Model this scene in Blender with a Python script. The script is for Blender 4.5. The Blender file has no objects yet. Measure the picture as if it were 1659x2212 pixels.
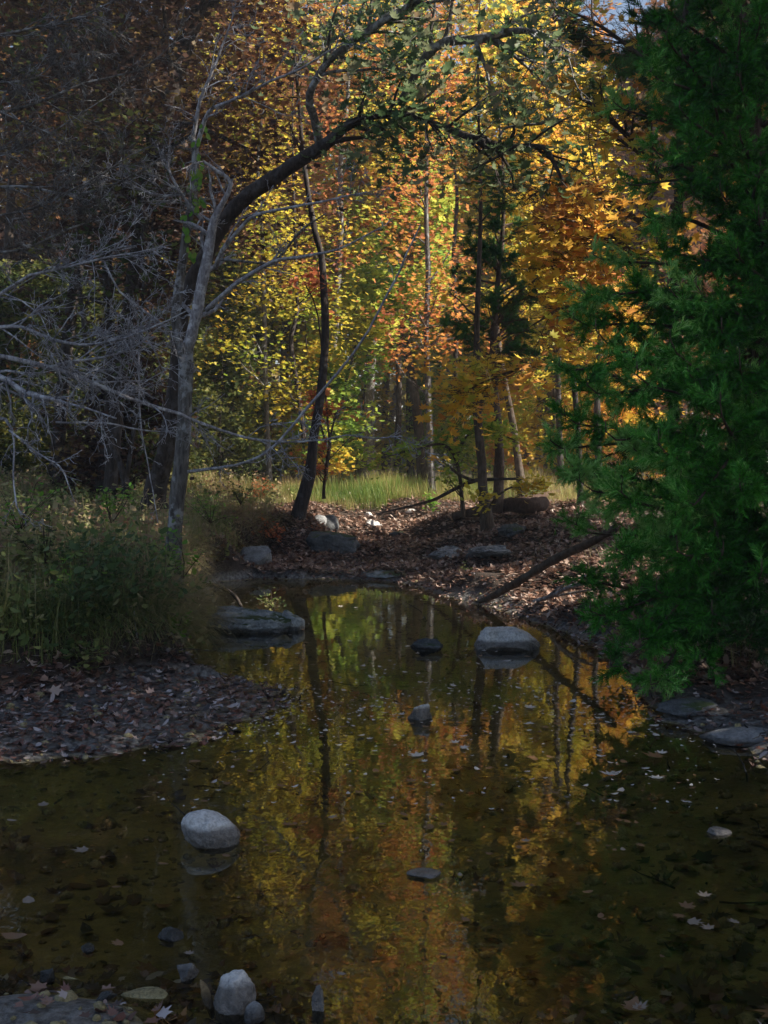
import bpy, math, random
import numpy as np
from mathutils import Vector, noise as mn

RNG = np.random.default_rng(7)
C = bpy.context.scene.collection
scene = bpy.context.scene

# ------------------------------------------------------------------ camera
CAMH = 1.7
FP = 2400.0                      # focal length in working pixels (frame 1659 x 2212)
TILT = math.atan(91/2400)
FWD = np.array([0, math.cos(TILT), -math.sin(TILT)])
UPV = np.array([0, math.sin(TILT), math.cos(TILT)])
def ray(px, py):
    return FWD*FP + np.array([1.0, 0, 0])*(px-829.5) + UPV*(1106-py)
def at(px, py, Y):
    r = ray(px, py); t = Y/r[1]
    return np.array([0, 0, CAMH]) + r*t
def atz(px, py, z=0.0):
    r = ray(px, py); t = (z-CAMH)/r[2]
    return np.array([0, 0, CAMH]) + r*t
cam = bpy.data.cameras.new('camera'); camo = bpy.data.objects.new('camera', cam); C.objects.link(camo)
camo.location = (0, 0, CAMH); camo.rotation_euler = (math.pi/2-TILT, 0, 0)
cam.sensor_fit = 'VERTICAL'; cam.sensor_height = 36; cam.sensor_width = 27; cam.lens = FP/2212*36
cam.clip_start = 0.05; cam.clip_end = 2000
scene.camera = camo

# ------------------------------------------------------------------ tagging
def tag(o, label=None, cat=None, group=None, kind=None):
    if label: o['label'] = label
    if cat: o['category'] = cat
    if group: o['group'] = group
    if kind: o['kind'] = kind
    return o
def empty(name, loc, label, cat, group=None):
    o = bpy.data.objects.new(name, None); C.objects.link(o)
    o.location = loc; o.empty_display_size = .1
    return tag(o, label, cat, group)

# ------------------------------------------------------------------ mesh building
def tri_mesh(name, V, F, smooth=False):
    V = np.asarray(V, dtype=np.float32); F = np.asarray(F, dtype=np.int32)
    me = bpy.data.meshes.new(name)
    me.vertices.add(len(V)); me.vertices.foreach_set('co', V.ravel())
    me.loops.add(F.size); me.loops.foreach_set('vertex_index', F.ravel())
    me.polygons.add(len(F))
    k = F.shape[1]
    me.polygons.foreach_set('loop_start', np.arange(0, F.size, k, dtype=np.int32))
    me.polygons.foreach_set('loop_total', np.full(len(F), k, dtype=np.int32))
    if smooth: me.polygons.foreach_set('use_smooth', np.ones(len(F), dtype=bool))
    me.update(calc_edges=True)
    return me
def mk(name, V, F, mat, parent=None, smooth=False):
    me = tri_mesh(name, V, F, smooth)
    o = bpy.data.objects.new(name, me); C.objects.link(o)
    me.materials.append(mat)
    if parent:
        o.parent = parent
    return o
def mkw(name, V, F, mat, parent, smooth=False):
    """world-space verts under a parent empty that only has a location"""
    V = np.asarray(V) - np.array(parent.location)[None, :]
    return mk(name, V, F, mat, parent, smooth)
def instance(tv, tf, cen, R, sc):
    """copies of a template: cen (m,3), R (m,3,3), sc (m,) or (m,3)"""
    cen = np.asarray(cen); m = len(cen); n = len(tv)
    sc = np.asarray(sc)
    if sc.ndim == 1: sc = np.repeat(sc[:, None], 3, 1)
    P = tv[None, :, :]*sc[:, None, :]
    P = np.einsum('mij,mnj->mni', R, P) + cen[:, None, :]
    F = tf[None, :, :] + (np.arange(m)*n)[:, None, None]
    return P.reshape(-1, 3), F.reshape(-1, tf.shape[1])
def merge(parts):
    V = []; F = []; k = 0
    for v, f in parts:
        if len(v) == 0: continue
        V.append(v); F.append(np.asarray(f)+k); k += len(v)
    return np.concatenate(V), np.concatenate(F)
def rot(yaw, tilt, roll):
    cy, sy = np.cos(yaw), np.sin(yaw); ct, st = np.cos(tilt), np.sin(tilt); cr, sr = np.cos(roll), np.sin(roll)
    z = np.zeros_like(cy); o = np.ones_like(cy)
    Rz = np.stack([cy, -sy, z, sy, cy, z, z, z, o], -1).reshape(-1, 3, 3)
    Rx = np.stack([o, z, z, z, ct, -st, z, st, ct], -1).reshape(-1, 3, 3)
    R2 = np.stack([cr, -sr, z, sr, cr, z, z, z, o], -1).reshape(-1, 3, 3)
    return Rz @ Rx @ R2
def rand_rot(m, tiltsd=.6, rng=RNG):
    return rot(rng.uniform(0, 6.283, m), rng.normal(0, tiltsd, m), rng.uniform(0, 6.283, m))
def align(D, rng=RNG):
    """rotation whose +Y axis follows D, with random roll"""
    D = D/np.linalg.norm(D, axis=1, keepdims=True)
    A = rng.normal(size=D.shape); X = np.cross(D, A); X /= np.linalg.norm(X, axis=1, keepdims=True)
    Z = np.cross(X, D)
    return np.stack([X, D, Z], -1)

# templates -----------------------------------------------------------------
def polar(angs, rads, curl=0.12, cy=.35):
    pts = [(0, cy, 0.0)]
    for a, r in zip(angs, rads):
        x = r*math.cos(math.radians(a)); y = cy + r*math.sin(math.radians(a))
        pts.append((x, y, curl*(x*x+ (y-cy)**2)*2))
    n = len(angs); F = [(0, 1+i, 1+(i+1) % n) for i in range(n)]
    return np.array(pts), np.array(F)
MAPLE = polar([90, 70, 48, 30, 8, -14, -60, -90, -120, 194, 172, 150, 132, 110],
              [.70, .34, .62, .33, .55, .30, .26, .12, .26, .30, .55, .33, .62, .34], .18)
MAPLE_LO = polar([90, 66, 45, 20, -20, -90, 200, 160, 135, 114], [.68, .34, .6, .34, .42, .16, .42, .34, .6, .34], .15)
OVAL = polar([90, 45, 0, -45, -90, 225, 180, 135], [.55, .36, .24, .32, .5, .32, .24, .36], .3, .5)
OAK = polar([90, 72, 58, 36, 18, 0, -25, -60, -90, 240, 205, 180, 162, 144, 122, 108],
            [.6, .30, .46, .24, .40, .20, .34, .30, .5, .30, .34, .20, .40, .24, .46, .30], .5, .5)
def quadleaf():
    V = np.array([(0, 0, 0), (.36, .5, .08), (0, 1, -.05), (-.36, .5, .08)]); return V, np.array([(0, 1, 2), (0, 2, 3)])
QUAD = quadleaf()
def blade(seg=4, w=.02, bend=.35):
    V = []; F = []
    for i in range(seg):
        t = i/seg; ww = w*(1-t**1.6)
        V += [(-ww, bend*t*t, t), (ww, bend*t*t, t)]
    V.append((0, bend, 1-.12*bend))
    for i in range(seg-1):
        a = 2*i; F += [(a, a+1, a+3), (a, a+3, a+2)]
    a = 2*(seg-1); F.append((a, a+1, a+2))
    return np.array(V), np.array(F)
BLADE = blade(); BLADE_B = blade(5, .022, .75)
def sprig(n=8, seed=1):
    """feathery juniper sprig along +Y, length 1"""
    r = np.random.default_rng(seed); V = []; F = []
    def spike(p, d, L, w):
        d = d/np.linalg.norm(d); s = np.cross(d, [0, 0, 1.0]); s = s/(np.linalg.norm(s)+1e-6)
        s = s*math.cos(.7)+np.array([0, 0, 1.0])*r.uniform(-.6, .6)
        k = len(V); V.extend([p-s*w, p+s*w, p+d*L]); F.append((k, k+1, k+2))
    spike(np.array([0, 0, 0.]), np.array([0, 1., 0]), 1.0, .05)
    for i in range(n):
        t = .1+.8*i/n; sd = 1 if i % 2 else -1
        spike(np.array([0, t, 0.]), np.array([sd*.75, 1, r.uniform(-.3, .3)]), .46*(1-.4*t), .05)
    return np.array(V), np.array(F)
SPRIG = sprig()

# ------------------------------------------------------------------ tubes
class Tubes:
    def __init__(s): s.V = []; s.F = []; s.k = 0
    def add(s, pts, rad, sides=6, rough=0.0, flat=1.0):
        pts = np.asarray(pts, float); n = len(pts); rad = np.asarray(rad, float)
        T = np.gradient(pts, axis=0); T /= (np.linalg.norm(T, axis=1, keepdims=True)+1e-9)
        ref = np.array([.13, .97, .2]) if abs(T[0, 1]) < .8 else np.array([1., .1, 0])
        X = np.cross(T, ref); X /= (np.linalg.norm(X, axis=1, keepdims=True)+1e-9); Y = np.cross(T, X)
        a = np.linspace(0, 2*math.pi, sides, endpoint=False)
        rr = rad[:, None]*np.ones(sides)[None, :]
        if rough: rr = rr*(1+rough*RNG.normal(size=rr.shape))
        ring = pts[:, None, :] + rr[..., None]*(np.cos(a)[None, :, None]*X[:, None, :] + flat*np.sin(a)[None, :, None]*Y[:, None, :])
        s.V.append(ring.reshape(-1, 3))
        i = np.arange(n-1)[:, None]*sides; j = np.arange(sides)[None, :]; j2 = (j+1) % sides
        q = np.stack([i+j, i+j2, i+sides+j2, i+sides+j], -1).reshape(-1, 4)+s.k
        s.F.append(np.concatenate([q[:, [0, 1, 2]], q[:, [0, 2, 3]]]))
        # end cap
        e = s.k + (n-1)*sides
        s.F.append(np.array([(e, e+m, e+m+1) for m in range(1, sides-1)]))
        s.F.append(np.array([(s.k, s.k+m+1, s.k+m) for m in range(1, sides-1)]))
        s.k += n*sides
    def out(s): return np.concatenate(s.V), np.concatenate(s.F)
def resample(pts, rad, step):
    pts = np.asarray(pts, float); rad = np.asarray(rad, float)
    # Catmull-Rom
    P = np.vstack([2*pts[0]-pts[1], pts, 2*pts[-1]-pts[-2]]); op = []; orr = []
    for i in range(len(pts)-1):
        L = np.linalg.norm(pts[i+1]-pts[i]); n = max(2, int(L/step))
        for t in np.linspace(0, 1, n, endpoint=False):
            a, b, c, d = P[i], P[i+1], P[i+2], P[i+3]
            op.append(.5*((2*b)+(-a+c)*t+(2*a-5*b+4*c-d)*t*t+(-a+3*b-3*c+d)*t**3)); orr.append(rad[i]*(1-t)+rad[i+1]*t)
    op.append(pts[-1]); orr.append(rad[-1])
    return np.array(op), np.array(orr)
def wander_poly(p, d, L, n, w, rng, grav=0.0):
    pts = [np.array(p, float)]; d = np.array(d, float); d /= np.linalg.norm(d)
    for i in range(n):
        d = d + rng.normal(size=3)*w + np.array([0, 0, grav]); d /= np.linalg.norm(d)
        pts.append(pts[-1]+d*L/n)
    return np.array(pts)
def grow(T, tips, p, d, L, r, lev, rng, P):
    n = P.get('seg', 6) if lev == 0 else max(3, 5-lev)
    pts = wander_poly(p, d, L, n, P['w']*(1+.3*lev), rng, P.get('g', 0.0))
    rad = np.linspace(r, r*P.get('taper', .3), n+1); rad[-1] = max(rad[-1]*.4, P.get('rmin', .002)*.6)
    rad = np.maximum(rad, P.get('rmin', .002)*.6)
    T.add(pts, rad, 7 if r > .05 else (5 if r > .015 else 3))
    side(T, tips, pts, rad, L, lev, rng, P)
def side(T, tips, pts, rad, L, lev, rng, P, t0=None):
    if lev >= P['lev']:
        tips.extend([pts[-1], pts[len(pts)//2], pts[-2]]); return
    k = P['n'][min(lev, len(P['n'])-1)]
    nn = len(pts)-1
    ts = np.sort(rng.uniform(P.get('t0', .25) if t0 is None else t0, 1.0, k))
    for t in ts:
        f = t*nn; i = min(int(f), nn-1); q = pts[i]*(1-(f-i))+pts[i+1]*(f-i); rr = rad[i]*(1-(f-i))+rad[i+1]*(f-i)
        dd = pts[i+1]-pts[i]; dd /= np.linalg.norm(dd)+1e-9
        a = rng.normal(size=3); a -= dd*a.dot(dd); a /= np.linalg.norm(a)+1e-9
        if 'flat' in P: a[2] *= P['flat']
        ang = math.radians(rng.uniform(*P.get('ang', (30, 60))))
        nd = dd*math.cos(ang)+a*math.sin(ang)+np.array([0, 0, P.get('up', 0)])
        LL = L*rng.uniform(*P.get('lf', (.4, .65)))*(1.15-.5*t)
        grow(T, tips, q, nd, LL, max(rr*P.get('rf', .6), P.get('rmin', .002)), lev+1, rng, P)

# ------------------------------------------------------------------ materials
def newmat(name):
    m = bpy.data.materials.new(name); m.use_nodes = True; nt = m.node_tree; nt.nodes.clear()
    out = nt.nodes.new('ShaderNodeOutputMaterial'); return m, nt, out
def N(nt, t, **kw):
    n = nt.nodes.new('ShaderNode'+t)
    for k, v in kw.items():
        if k in n.inputs: n.inputs[k].default_value = v
        else: setattr(n, k, v)
    return n
def ramp(nt, cols, interp='LINEAR'):
    r = nt.nodes.new('ShaderNodeValToRGB'); cr = r.color_ramp; cr.interpolation = interp
    n = len(cols)
    while len(cr.elements) < n: cr.elements.new(.5)
    for i, c in enumerate(cols):
        pos = i/(n-1) if not (isinstance(c, tuple) and len(c) == 2) else c[0]
        col = c if not (isinstance(c, tuple) and len(c) == 2) else c[1]
        cr.elements[i].position = pos; cr.elements[i].color = (*col, 1)
    return r
def leafmat(name, cols, trans=.45, clump=0.0, gloss=.35):
    m, nt, out = newmat(name); L = nt.links.new
    geo = N(nt, 'NewGeometry'); tc = N(nt, 'TexCoord')
    fac = geo.outputs['Random Per Island']
    if clump:
        nz = N(nt, 'TexNoise', Scale=clump, Detail=2.0); L(tc.outputs['Object'], nz.inputs['Vector'])
        ml = N(nt, 'Math', operation='MULTIPLY_ADD'); L(nz.outputs['Fac'], ml.inputs[0]); ml.inputs[1].default_value = 2.6; ml.inputs[2].default_value = -1.3
        ad = N(nt, 'Math', operation='MULTIPLY_ADD'); L(fac, ad.inputs[0]); ad.inputs[1].default_value = .55; ad.inputs[2].default_value = .22
        a2 = N(nt, 'Math', operation='ADD', use_clamp=True); L(ml.outputs[0], a2.inputs[0]); L(ad.outputs[0], a2.inputs[1]); fac = a2.outputs[0]
    r = ramp(nt, cols); L(fac, r.inputs['Fac'])
    p = N(nt, 'BsdfPrincipled', Roughness=.5); p.inputs['Specular IOR Level'].default_value = gloss
    L(r.outputs['Color'], p.inputs['Base Color'])
    tr = N(nt, 'BsdfTranslucent')
    g = N(nt, 'Gamma', Gamma=.85); L(r.outputs['Color'], g.inputs['Color']); L(g.outputs['Color'], tr.inputs['Color'])
    mx = N(nt, 'MixShader', Fac=trans); L(p.outputs[0], mx.inputs[1]); L(tr.outputs[0], mx.inputs[2]); L(mx.outputs[0], out.inputs['Surface'])
    return m
def barkmat(name, c1, c2, c3, scale=9, lichen=.35):
    m, nt, out = newmat(name); L = nt.links.new
    tc = N(nt, 'TexCoord'); mp = N(nt, 'Mapping'); mp.inputs['Scale'].default_value = (1, 1, .22); L(tc.outputs['Object'], mp.inputs['Vector'])
    nz = N(nt, 'TexNoise', Scale=scale*3.5, Detail=5.0, Roughness=.65); L(mp.outputs[0], nz.inputs['Vector'])
    n2 = N(nt, 'TexNoise', Scale=scale*.9, Detail=4.0, Roughness=.6); L(tc.outputs['Object'], n2.inputs['Vector'])
    r = ramp(nt, [(.35, c1), (.65, c2)]); L(nz.outputs['Fac'], r.inputs['Fac'])
    r2 = ramp(nt, [(.52, (0, 0, 0)), (.62, (lichen,)*3)]); L(n2.outputs['Fac'], r2.inputs['Fac'])
    mx = N(nt, 'MixRGB'); L(r2.outputs['Color'], mx.inputs['Fac']); L(r.outputs['Color'], mx.inputs['Color1']); mx.inputs['Color2'].default_value = (*c3, 1)
    p = N(nt, 'BsdfPrincipled', Roughness=.85); p.inputs['Specular IOR Level'].default_value = .25; L(mx.outputs[0], p.inputs['Base Color'])
    b = N(nt, 'Bump', Strength=.9, Distance=.02); L(nz.outputs['Fac'], b.inputs['Height']); L(b.outputs[0], p.inputs['Normal'])
    L(p.outputs[0], out.inputs['Surface']); return m
def rockmat(name, c1, c2, c3, sc=6, moss=0.0, wet=.05):
    m, nt, out = newmat(name); L = nt.links.new
    tc = N(nt, 'TexCoord'); geo = N(nt, 'NewGeometry')
    nz = N(nt, 'TexNoise', Scale=sc, Detail=8.0, Roughness=.7); L(tc.outputs['Object'], nz.inputs['Vector'])
    n2 = N(nt, 'TexNoise', Scale=sc*9, Detail=4.0, Roughness=.8); L(tc.outputs['Object'], n2.inputs['Vector'])
    r = ramp(nt, [(.3, c1), (.5, c2), (.72, c3)]); L(nz.outputs['Fac'], r.inputs['Fac'])
    sp = ramp(nt, [(.38, (.55, .55, .55)), (.56, (1.1, 1.1, 1.1))]); L(n2.outputs['Fac'], sp.inputs['Fac'])
    mu = N(nt, 'MixRGB', blend_type='MULTIPLY', Fac=.8); L(r.outputs['Color'], mu.inputs['Color1']); L(sp.outputs['Color'], mu.inputs['Color2'])
    col = mu.outputs[0]
    if moss:
        sn = N(nt, 'SeparateXYZ'); L(geo.outputs['Normal'], sn.inputs[0])
        nm = N(nt, 'TexNoise', Scale=3.0, Detail=5.0); L(tc.outputs['Object'], nm.inputs['Vector'])
        mm = N(nt, 'Math', operation='MULTIPLY'); L(sn.outputs['Z'], mm.inputs[0]); L(nm.outputs['Fac'], mm.inputs[1])
        mr = ramp(nt, [(.5-moss*.25, (0, 0, 0)), (.62-moss*.25, (1, 1, 1))]); L(mm.outputs[0], mr.inputs['Fac'])
        mx = N(nt, 'MixRGB'); L(mr.outputs['Color'], mx.inputs['Fac']); L(col, mx.inputs['Color1']); mx.inputs['Color2'].default_value = (.035, .06, .015, 1); col = mx.outputs[0]
    p = N(nt, 'BsdfPrincipled', Roughness=.8)
    # wet band just above the water line
    sz = N(nt, 'SeparateXYZ'); L(geo.outputs['Position'], sz.inputs[0])
    ad = N(nt, 'Math', operation='MULTIPLY_ADD'); L(nz.outputs['Fac'], ad.inputs[0]); ad.inputs[1].default_value = -.05; L(sz.outputs['Z'], ad.inputs[2])
    mr = N(nt, 'MapRange'); L(ad.outputs[0], mr.inputs['Value']); mr.inputs['From Min'].default_value = wet-.045; mr.inputs['From Max'].default_value = wet-.02
    wc = N(nt, 'MixRGB', blend_type='MULTIPLY', Fac=1.0); wc.inputs['Color2'].default_value = (.28, .26, .25, 1); L(col, wc.inputs['Color1'])
    fx = N(nt, 'MixRGB'); L(mr.outputs[0], fx.inputs['Fac']); L(wc.outputs[0], fx.inputs['Color1']); L(col, fx.inputs['Color2'])
    L(fx.outputs[0], p.inputs['Base Color'])
    rr = N(nt, 'MapRange'); L(mr.outputs[0], rr.inputs['Value']); rr.inputs['To Min'].default_value = .3; rr.inputs['To Max'].default_value = .85; L(rr.outputs[0], p.inputs['Roughness'])
    b = N(nt, 'Bump', Strength=.7, Distance=.015); L(n2.outputs['Fac'], b.inputs['Height'])
    b2 = N(nt, 'Bump', Strength=.8, Distance=.05); L(nz.outputs['Fac'], b2.inputs['Height']); L(b.outputs[0], b2.inputs['Normal']); L(b2.outputs[0], p.inputs['Normal'])
    L(p.outputs[0], out.inputs['Surface']); return m

M = {}
M['yellow'] = leafmat('leaf_yellow', [(.22, .32, .03), (.55, .50, .05), (.75, .58, .06), (.75, .42, .05)], .6, .5)
M['lime'] = leafmat('leaf_lime', [(.10, .22, .03), (.24, .40, .05), (.50, .54, .07), (.70, .60, .08)], .6, .45)
M['orange'] = leafmat('leaf_orange', [(.60, .42, .05), (.68, .30, .06), (.60, .20, .07), (.38, .12, .06)], .55, .5)
M['maple'] = leafmat('leaf_maple', [(.40, .42, .05), (.75, .56, .06), (.78, .42, .06), (.60, .24, .07)], .62, .9)
M['red'] = leafmat('leaf_red', [(.50, .14, .06), (.60, .22, .08), (.45, .10, .06)], .5)
M['rust'] = leafmat('leaf_rust', [(.05, .025, .015), (.15, .06, .03), (.26, .11, .04), (.33, .20, .05)], .4, .5)
M['brown'] = leafmat('leaf_brown', [(.025, .017, .018), (.06, .035, .03), (.12, .06, .04), (.24, .17, .04)], .35, .4)
M['olive'] = leafmat('leaf_olive', [(.03, .05, .015), (.07, .10, .03), (.16, .17, .04), (.30, .26, .05)], .45, .4)
M['oak'] = leafmat('leaf_oak', [(.05, .10, .035), (.10, .16, .07), (.20, .24, .13), (.32, .22, .13)], .45, .9)
M['litter'] = leafmat('leaf_litter', [(.06, .035, .03), (.14, .07, .05), (.24, .13, .09), (.33, .22, .17), (.42, .34, .30)], .1, 0, .5)
M['litter_wet'] = leafmat('leaf_litter_wet', [(.02, .015, .015), (.06, .04, .035), (.17, .06, .035), (.22, .13, .10), (.46, .42, .44)], .05, 0, .8)
M['sunk'] = leafmat('leaf_sunken', [(.025, .02, .01), (.07, .05, .02), (.12, .07, .025), (.2, .1, .03)], .05, 0, .3)
M['pale_leaf'] = leafmat('leaf_pale', [(.5, .44, .42), (.6, .55, .5), (.72, .68, .66)], .1, 0, .6)
M['dull_leaf'] = leafmat('leaf_dull', [(.16, .13, .11), (.24, .20, .17), (.30, .24, .20)], .1, 0, .6)
M['tan_leaf'] = leafmat('leaf_tan', [(.14, .09, .06), (.20, .11, .05), (.12, .05, .04)], .1, 0, .6)
M['grass'] = leafmat('grass_blades', [(.06, .10, .025), (.13, .18, .04), (.26, .25, .10), (.40, .33, .19), (.20, .13, .08)], .3, .6)
M['meadow'] = leafmat('meadow_blades', [(.10, .20, .03), (.18, .28, .05), (.32, .30, .09), (.42, .33, .15), (.22, .14, .06)], .45, .5)
M['weed'] = leafmat('weed_leaves', [(.07, .12, .04), (.15, .21, .07), (.30, .34, .11), (.42, .34, .20), (.28, .16, .10)], .4, .5)
M['vine'] = leafmat('vine_leaves', [(.10, .30, .03), (.18, .36, .05), (.24, .34, .05)], .5)
M['cedar'] = leafmat('cedar_sprays', [(.008, .04, .004), (.025, .14, .01), (.06, .30, .022), (.30, .55, .15)], .15, .9, .3)
M['cedar_dark'] = leafmat('cedar_far_sprays', [(.02, .08, .02), (.05, .15, .035), (.11, .24, .06)], .15, .6, .2)
M['bark'] = barkmat('bark_grey', (.05, .045, .043), (.19, .18, .175), (.40, .42, .45), 9, .7)
M['bark_dark'] = barkmat('bark_dark', (.018, .014, .013), (.07, .055, .05), (.15, .15, .16), 8, .35)
M['bark_brown'] = barkmat('bark_brown', (.03, .022, .016), (.11, .08, .06), (.16, .15, .13), 8, .3)
M['twig'] = barkmat('bark_pale_twig', (.16, .15, .17), (.42, .42, .46), (.62, .64, .70), 14, .8)
M['cedar_bark'] = barkmat('bark_cedar', (.05, .03, .025), (.14, .10, .08), (.2, .17, .15), 9, .3)
M['rock_pale'] = rockmat('limestone_pale', (.42, .42, .43), (.70, .70, .70), (.84, .84, .83), 5, 0, .095)
M['rock_mid'] = rockmat('limestone_grey', (.12, .13, .14), (.26, .27, .29), (.42, .44, .46), 5)
M['rock_moss'] = rockmat('limestone_mossy', (.12, .13, .14), (.30, .33, .35), (.50, .54, .57), 4, .45)
M['rock_dark'] = rockmat('stone_dark', (.04, .045, .05), (.10, .11, .12), (.20, .21, .24), 6, .4)
M['rock_bed'] = rockmat('stone_sunken', (.16, .14, .07), (.34, .29, .15), (.5, .44, .28), 5, 0, -.5)
M['log'] = barkmat('rotten_log', (.03, .017, .012), (.10, .06, .045), (.13, .11, .10), 10, .3)

# ------------------------------------------------------------------ terrain
shore_px = [(-260, 1690), (0, 1647), (120, 1642), (230, 1637), (280, 1627), (395, 1607), (470, 1580), (560, 1550), (612, 1525), (606, 1492),
            (520, 1474), (392, 1452), (380, 1400), (400, 1345), (430, 1290), (470, 1256), (560, 1250), (700, 1251), (850, 1256), (905, 1268), (960, 1288),
            (1040, 1308), (1130, 1335), (1230, 1368), (1300, 1400), (1345, 1450), (1385, 1505), (1455, 1562), (1520, 1588), (1590, 1612), (1665, 1650), (1800, 1720)]
SHORE = np.array([atz(a, b)[:2] for a, b in shore_px] + [(3.6, 3.2), (3.4, 1.2), (-3.4, 1.2), (-4.2, 3.4)])
def sdist(X, Y, poly):
    """signed distance: positive outside polygon"""
    d = np.full(X.shape, 1e9); inside = np.zeros(X.shape, bool); n = len(poly)
    for i in range(n):
        ax, ay = poly[i]; bx, by = poly[(i+1) % n]
        ex, ey = bx-ax, by-ay; wx, wy = X-ax, Y-ay
        t = np.clip((wx*ex+wy*ey)/(ex*ex+ey*ey+1e-12), 0, 1)
        d = np.minimum(d, (wx-ex*t)**2+(wy-ey*t)**2)
        c = (ay > Y) != (by > Y); xi = ax+(Y-ay)/(by-ay+1e-12)*(bx-ax)
        inside ^= (c & (X < xi))
    d = np.sqrt(d); return np.where(inside, -d, d)
CTRL = np.array([(-.5, 18.5, .05), (-2.3, 19.7, .08), (-1.9, 18.2, .07), (.7, 18.5, .12), (.5, 21, .3), (-.3, 25, .5), (-.5, 22.5, .22), (-1.0, 28, .85), (1.75, 19.4, .62), (1.6, 18, .38),
    (3, 19, .72), (2.5, 22, .85), (1.5, 22, .8), (4, 24, 1.0), (1, 27, .95), (0, 30, 1.12), (-1.5, 31, 1.1), (3, 30, 1.2), (-1.9, 24, .95), (-2.1, 21.8, .8), (-3.0, 20.4, .85),
    (-3.4, 18.6, .85), (-3.5, 17, .9), (-3.3, 14, .8), (-2.5, 12, .66), (-2.45, 10.2, .55), (-4, 10, .85), (-3.6, 9.1, .7), (-3.0, 8.7, .5), (-2.35, 9.2, .5), (-3.7, 8.25, .55), (-2.15, 9.8, .55), (-6, 8, .95), (-6, 14, 1.1), (-7, 20, 1.3), (-4, 25, 1.2), (-2.6, 16, .7),
    (-2.0, 8.6, .05), (-2.2, 7.3, .05), (-1.3, 8.3, .04), (-1.0, 8.2, .03), (-2.8, 7.4, .07), (-3.1, 7.7, .14), (-3.2, 6.4, .07), (-4, 5, .3), (-5, 4, .5), (-4.5, 6.5, .5), (-4.5, 1, .5),
    (2.0, 13.2, .12), (2.6, 12, .25), (3.6, 12, .6), (2.5, 10, .14), (3.2, 10, .32), (2.5, 8.4, .14), (3, 8, .22), (2.5, 7.2, .10), (2.7, 6.4, .09), (4, 7, .5), (5, 10, .8), (3, 15, .55), (2.1, 15.5, .32), (5, 16, 1),
    (1.2, 16.6, .13), (4, 4, .5), (6, 3, .9), (0, 40, 1.3), (-12, 30, 1.6), (12, 30, 1.6), (10, 12, 1.4), (-12, 12, 1.5), (0, 70, 1.6), (30, 60, 2), (-30, 60, 2), (0, -2, .4), (6, -3, 1), (-6, -3, 1)])
PUDDLE = (-1.15, 21.4)
def height(X, Y, detail=True):
    X = np.asarray(X, float); Y = np.asarray(Y, float)
    sh = X.shape; x = X.ravel(); y = Y.ravel(); z = np.zeros(x.shape)
    for s in range(0, len(x), 20000):
        a = x[s:s+20000]; b = y[s:s+20000]
        d2 = (a[:, None]-CTRL[None, :, 0])**2+((b[:, None]-CTRL[None, :, 1])*.8)**2+.02
        w = d2**-1.9; zl = (w*CTRL[None, :, 2]).sum(1)/w.sum(1)
        sd = sdist(a, b, SHORE); sd = sd+.05*np.sin(a*9+2*np.sin(b*5))*np.cos(b*7+1.3*np.sin(a*4))+.035*np.sin(a*19-b*13)*(b < 14)
        t = np.clip(sd/np.where((a < -1.2) & (b > 8.9), .14, .45), 0, 1); t = t*t*(3-2*t)
        land = zl*(.12+.88*t)*np.clip(sd/.06, 0, 1)
        dep = -np.minimum(.30, .02+.10*(-sd)+.0*a)
        # shallows near the camera and by the right bank
        dep = dep*np.clip(.35+.16*(b-2.2), .35, 1.0)
        zz = np.where(sd > 0, land, dep*np.clip(-sd/.05, 0, 1))
        pd = np.sqrt(((a-PUDDLE[0])/1.0)**2+((b-PUDDLE[1])/.75)**2)
        zz = zz - .16*np.clip(1.15-pd, 0, 1)*(zz < .5)
        zz = zz + .17*np.exp(-((a+1.15)/.75)**2-((b-3.35)/.42)**2)+.13*np.exp(-((a-1.5)/.7)**2-((b-3.3)/.35)**2)
        if detail:
            nz = (np.sin(a*3.1+1.7*np.sin(b*1.3))*np.cos(b*2.3+1.1*np.sin(a*2.1))*.5 + np.sin(a*7.3+b*5.1+2*np.sin(b*3.3))*.28 + np.sin(a*13.7-b*9.1+np.sin(a*6))*.16)
            zz = zz + nz*np.where(sd > 0, np.clip(zl*.08+.006, .006, .07)*np.clip(sd/.4, 0.12, 1), .012)
        far = np.clip((np.sqrt(a*a+b*b)-60)/200, 0, 1); zz = zz+far*3
        z[s:s+20000] = zz
    return z.reshape(sh)
def atground(px, py):
    rr = ray(px, py); t = np.linspace(2.0, 60, 2400)/rr[1]
    P = np.array([0, 0, CAMH])[None, :]+rr[None, :]*t[:, None]
    below = P[:, 2] < np.maximum(height(P[:, 0], P[:, 1], False), -.0)
    i = int(np.argmax(below)); return P[i] if below.any() else P[-1]
def axis(parts):
    out = []
    for a, b, st in parts: out += list(np.arange(a, b, st))
    out.append(parts[-1][1]); return np.array(out)
xs = axis([(-900, -200, 100), (-200, -60, 20), (-60, -20, 4), (-20, -7, .5), (-7, 6, .07), (6, 20, .5), (20, 60, 4), (60, 200, 20), (200, 900, 100)])
ys = axis([(-400, -40, 60), (-40, -4, 4), (-4, 1, .4), (1, 14, .07), (14, 26, .09), (26, 40, .3), (40, 70, 2), (70, 200, 12), (200, 1200, 100)])
GX, GY = np.meshgrid(xs, ys); GZ = height(GX, GY)
nx, ny = len(xs), len(ys)
V = np.stack([GX, GY, GZ], -1).reshape(-1, 3)
i = (np.arange(ny-1)[:, None]*nx+np.arange(nx-1)[None, :]).ravel()
F = np.stack([i, i+1, i+1+nx, i+nx], -1)
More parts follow.
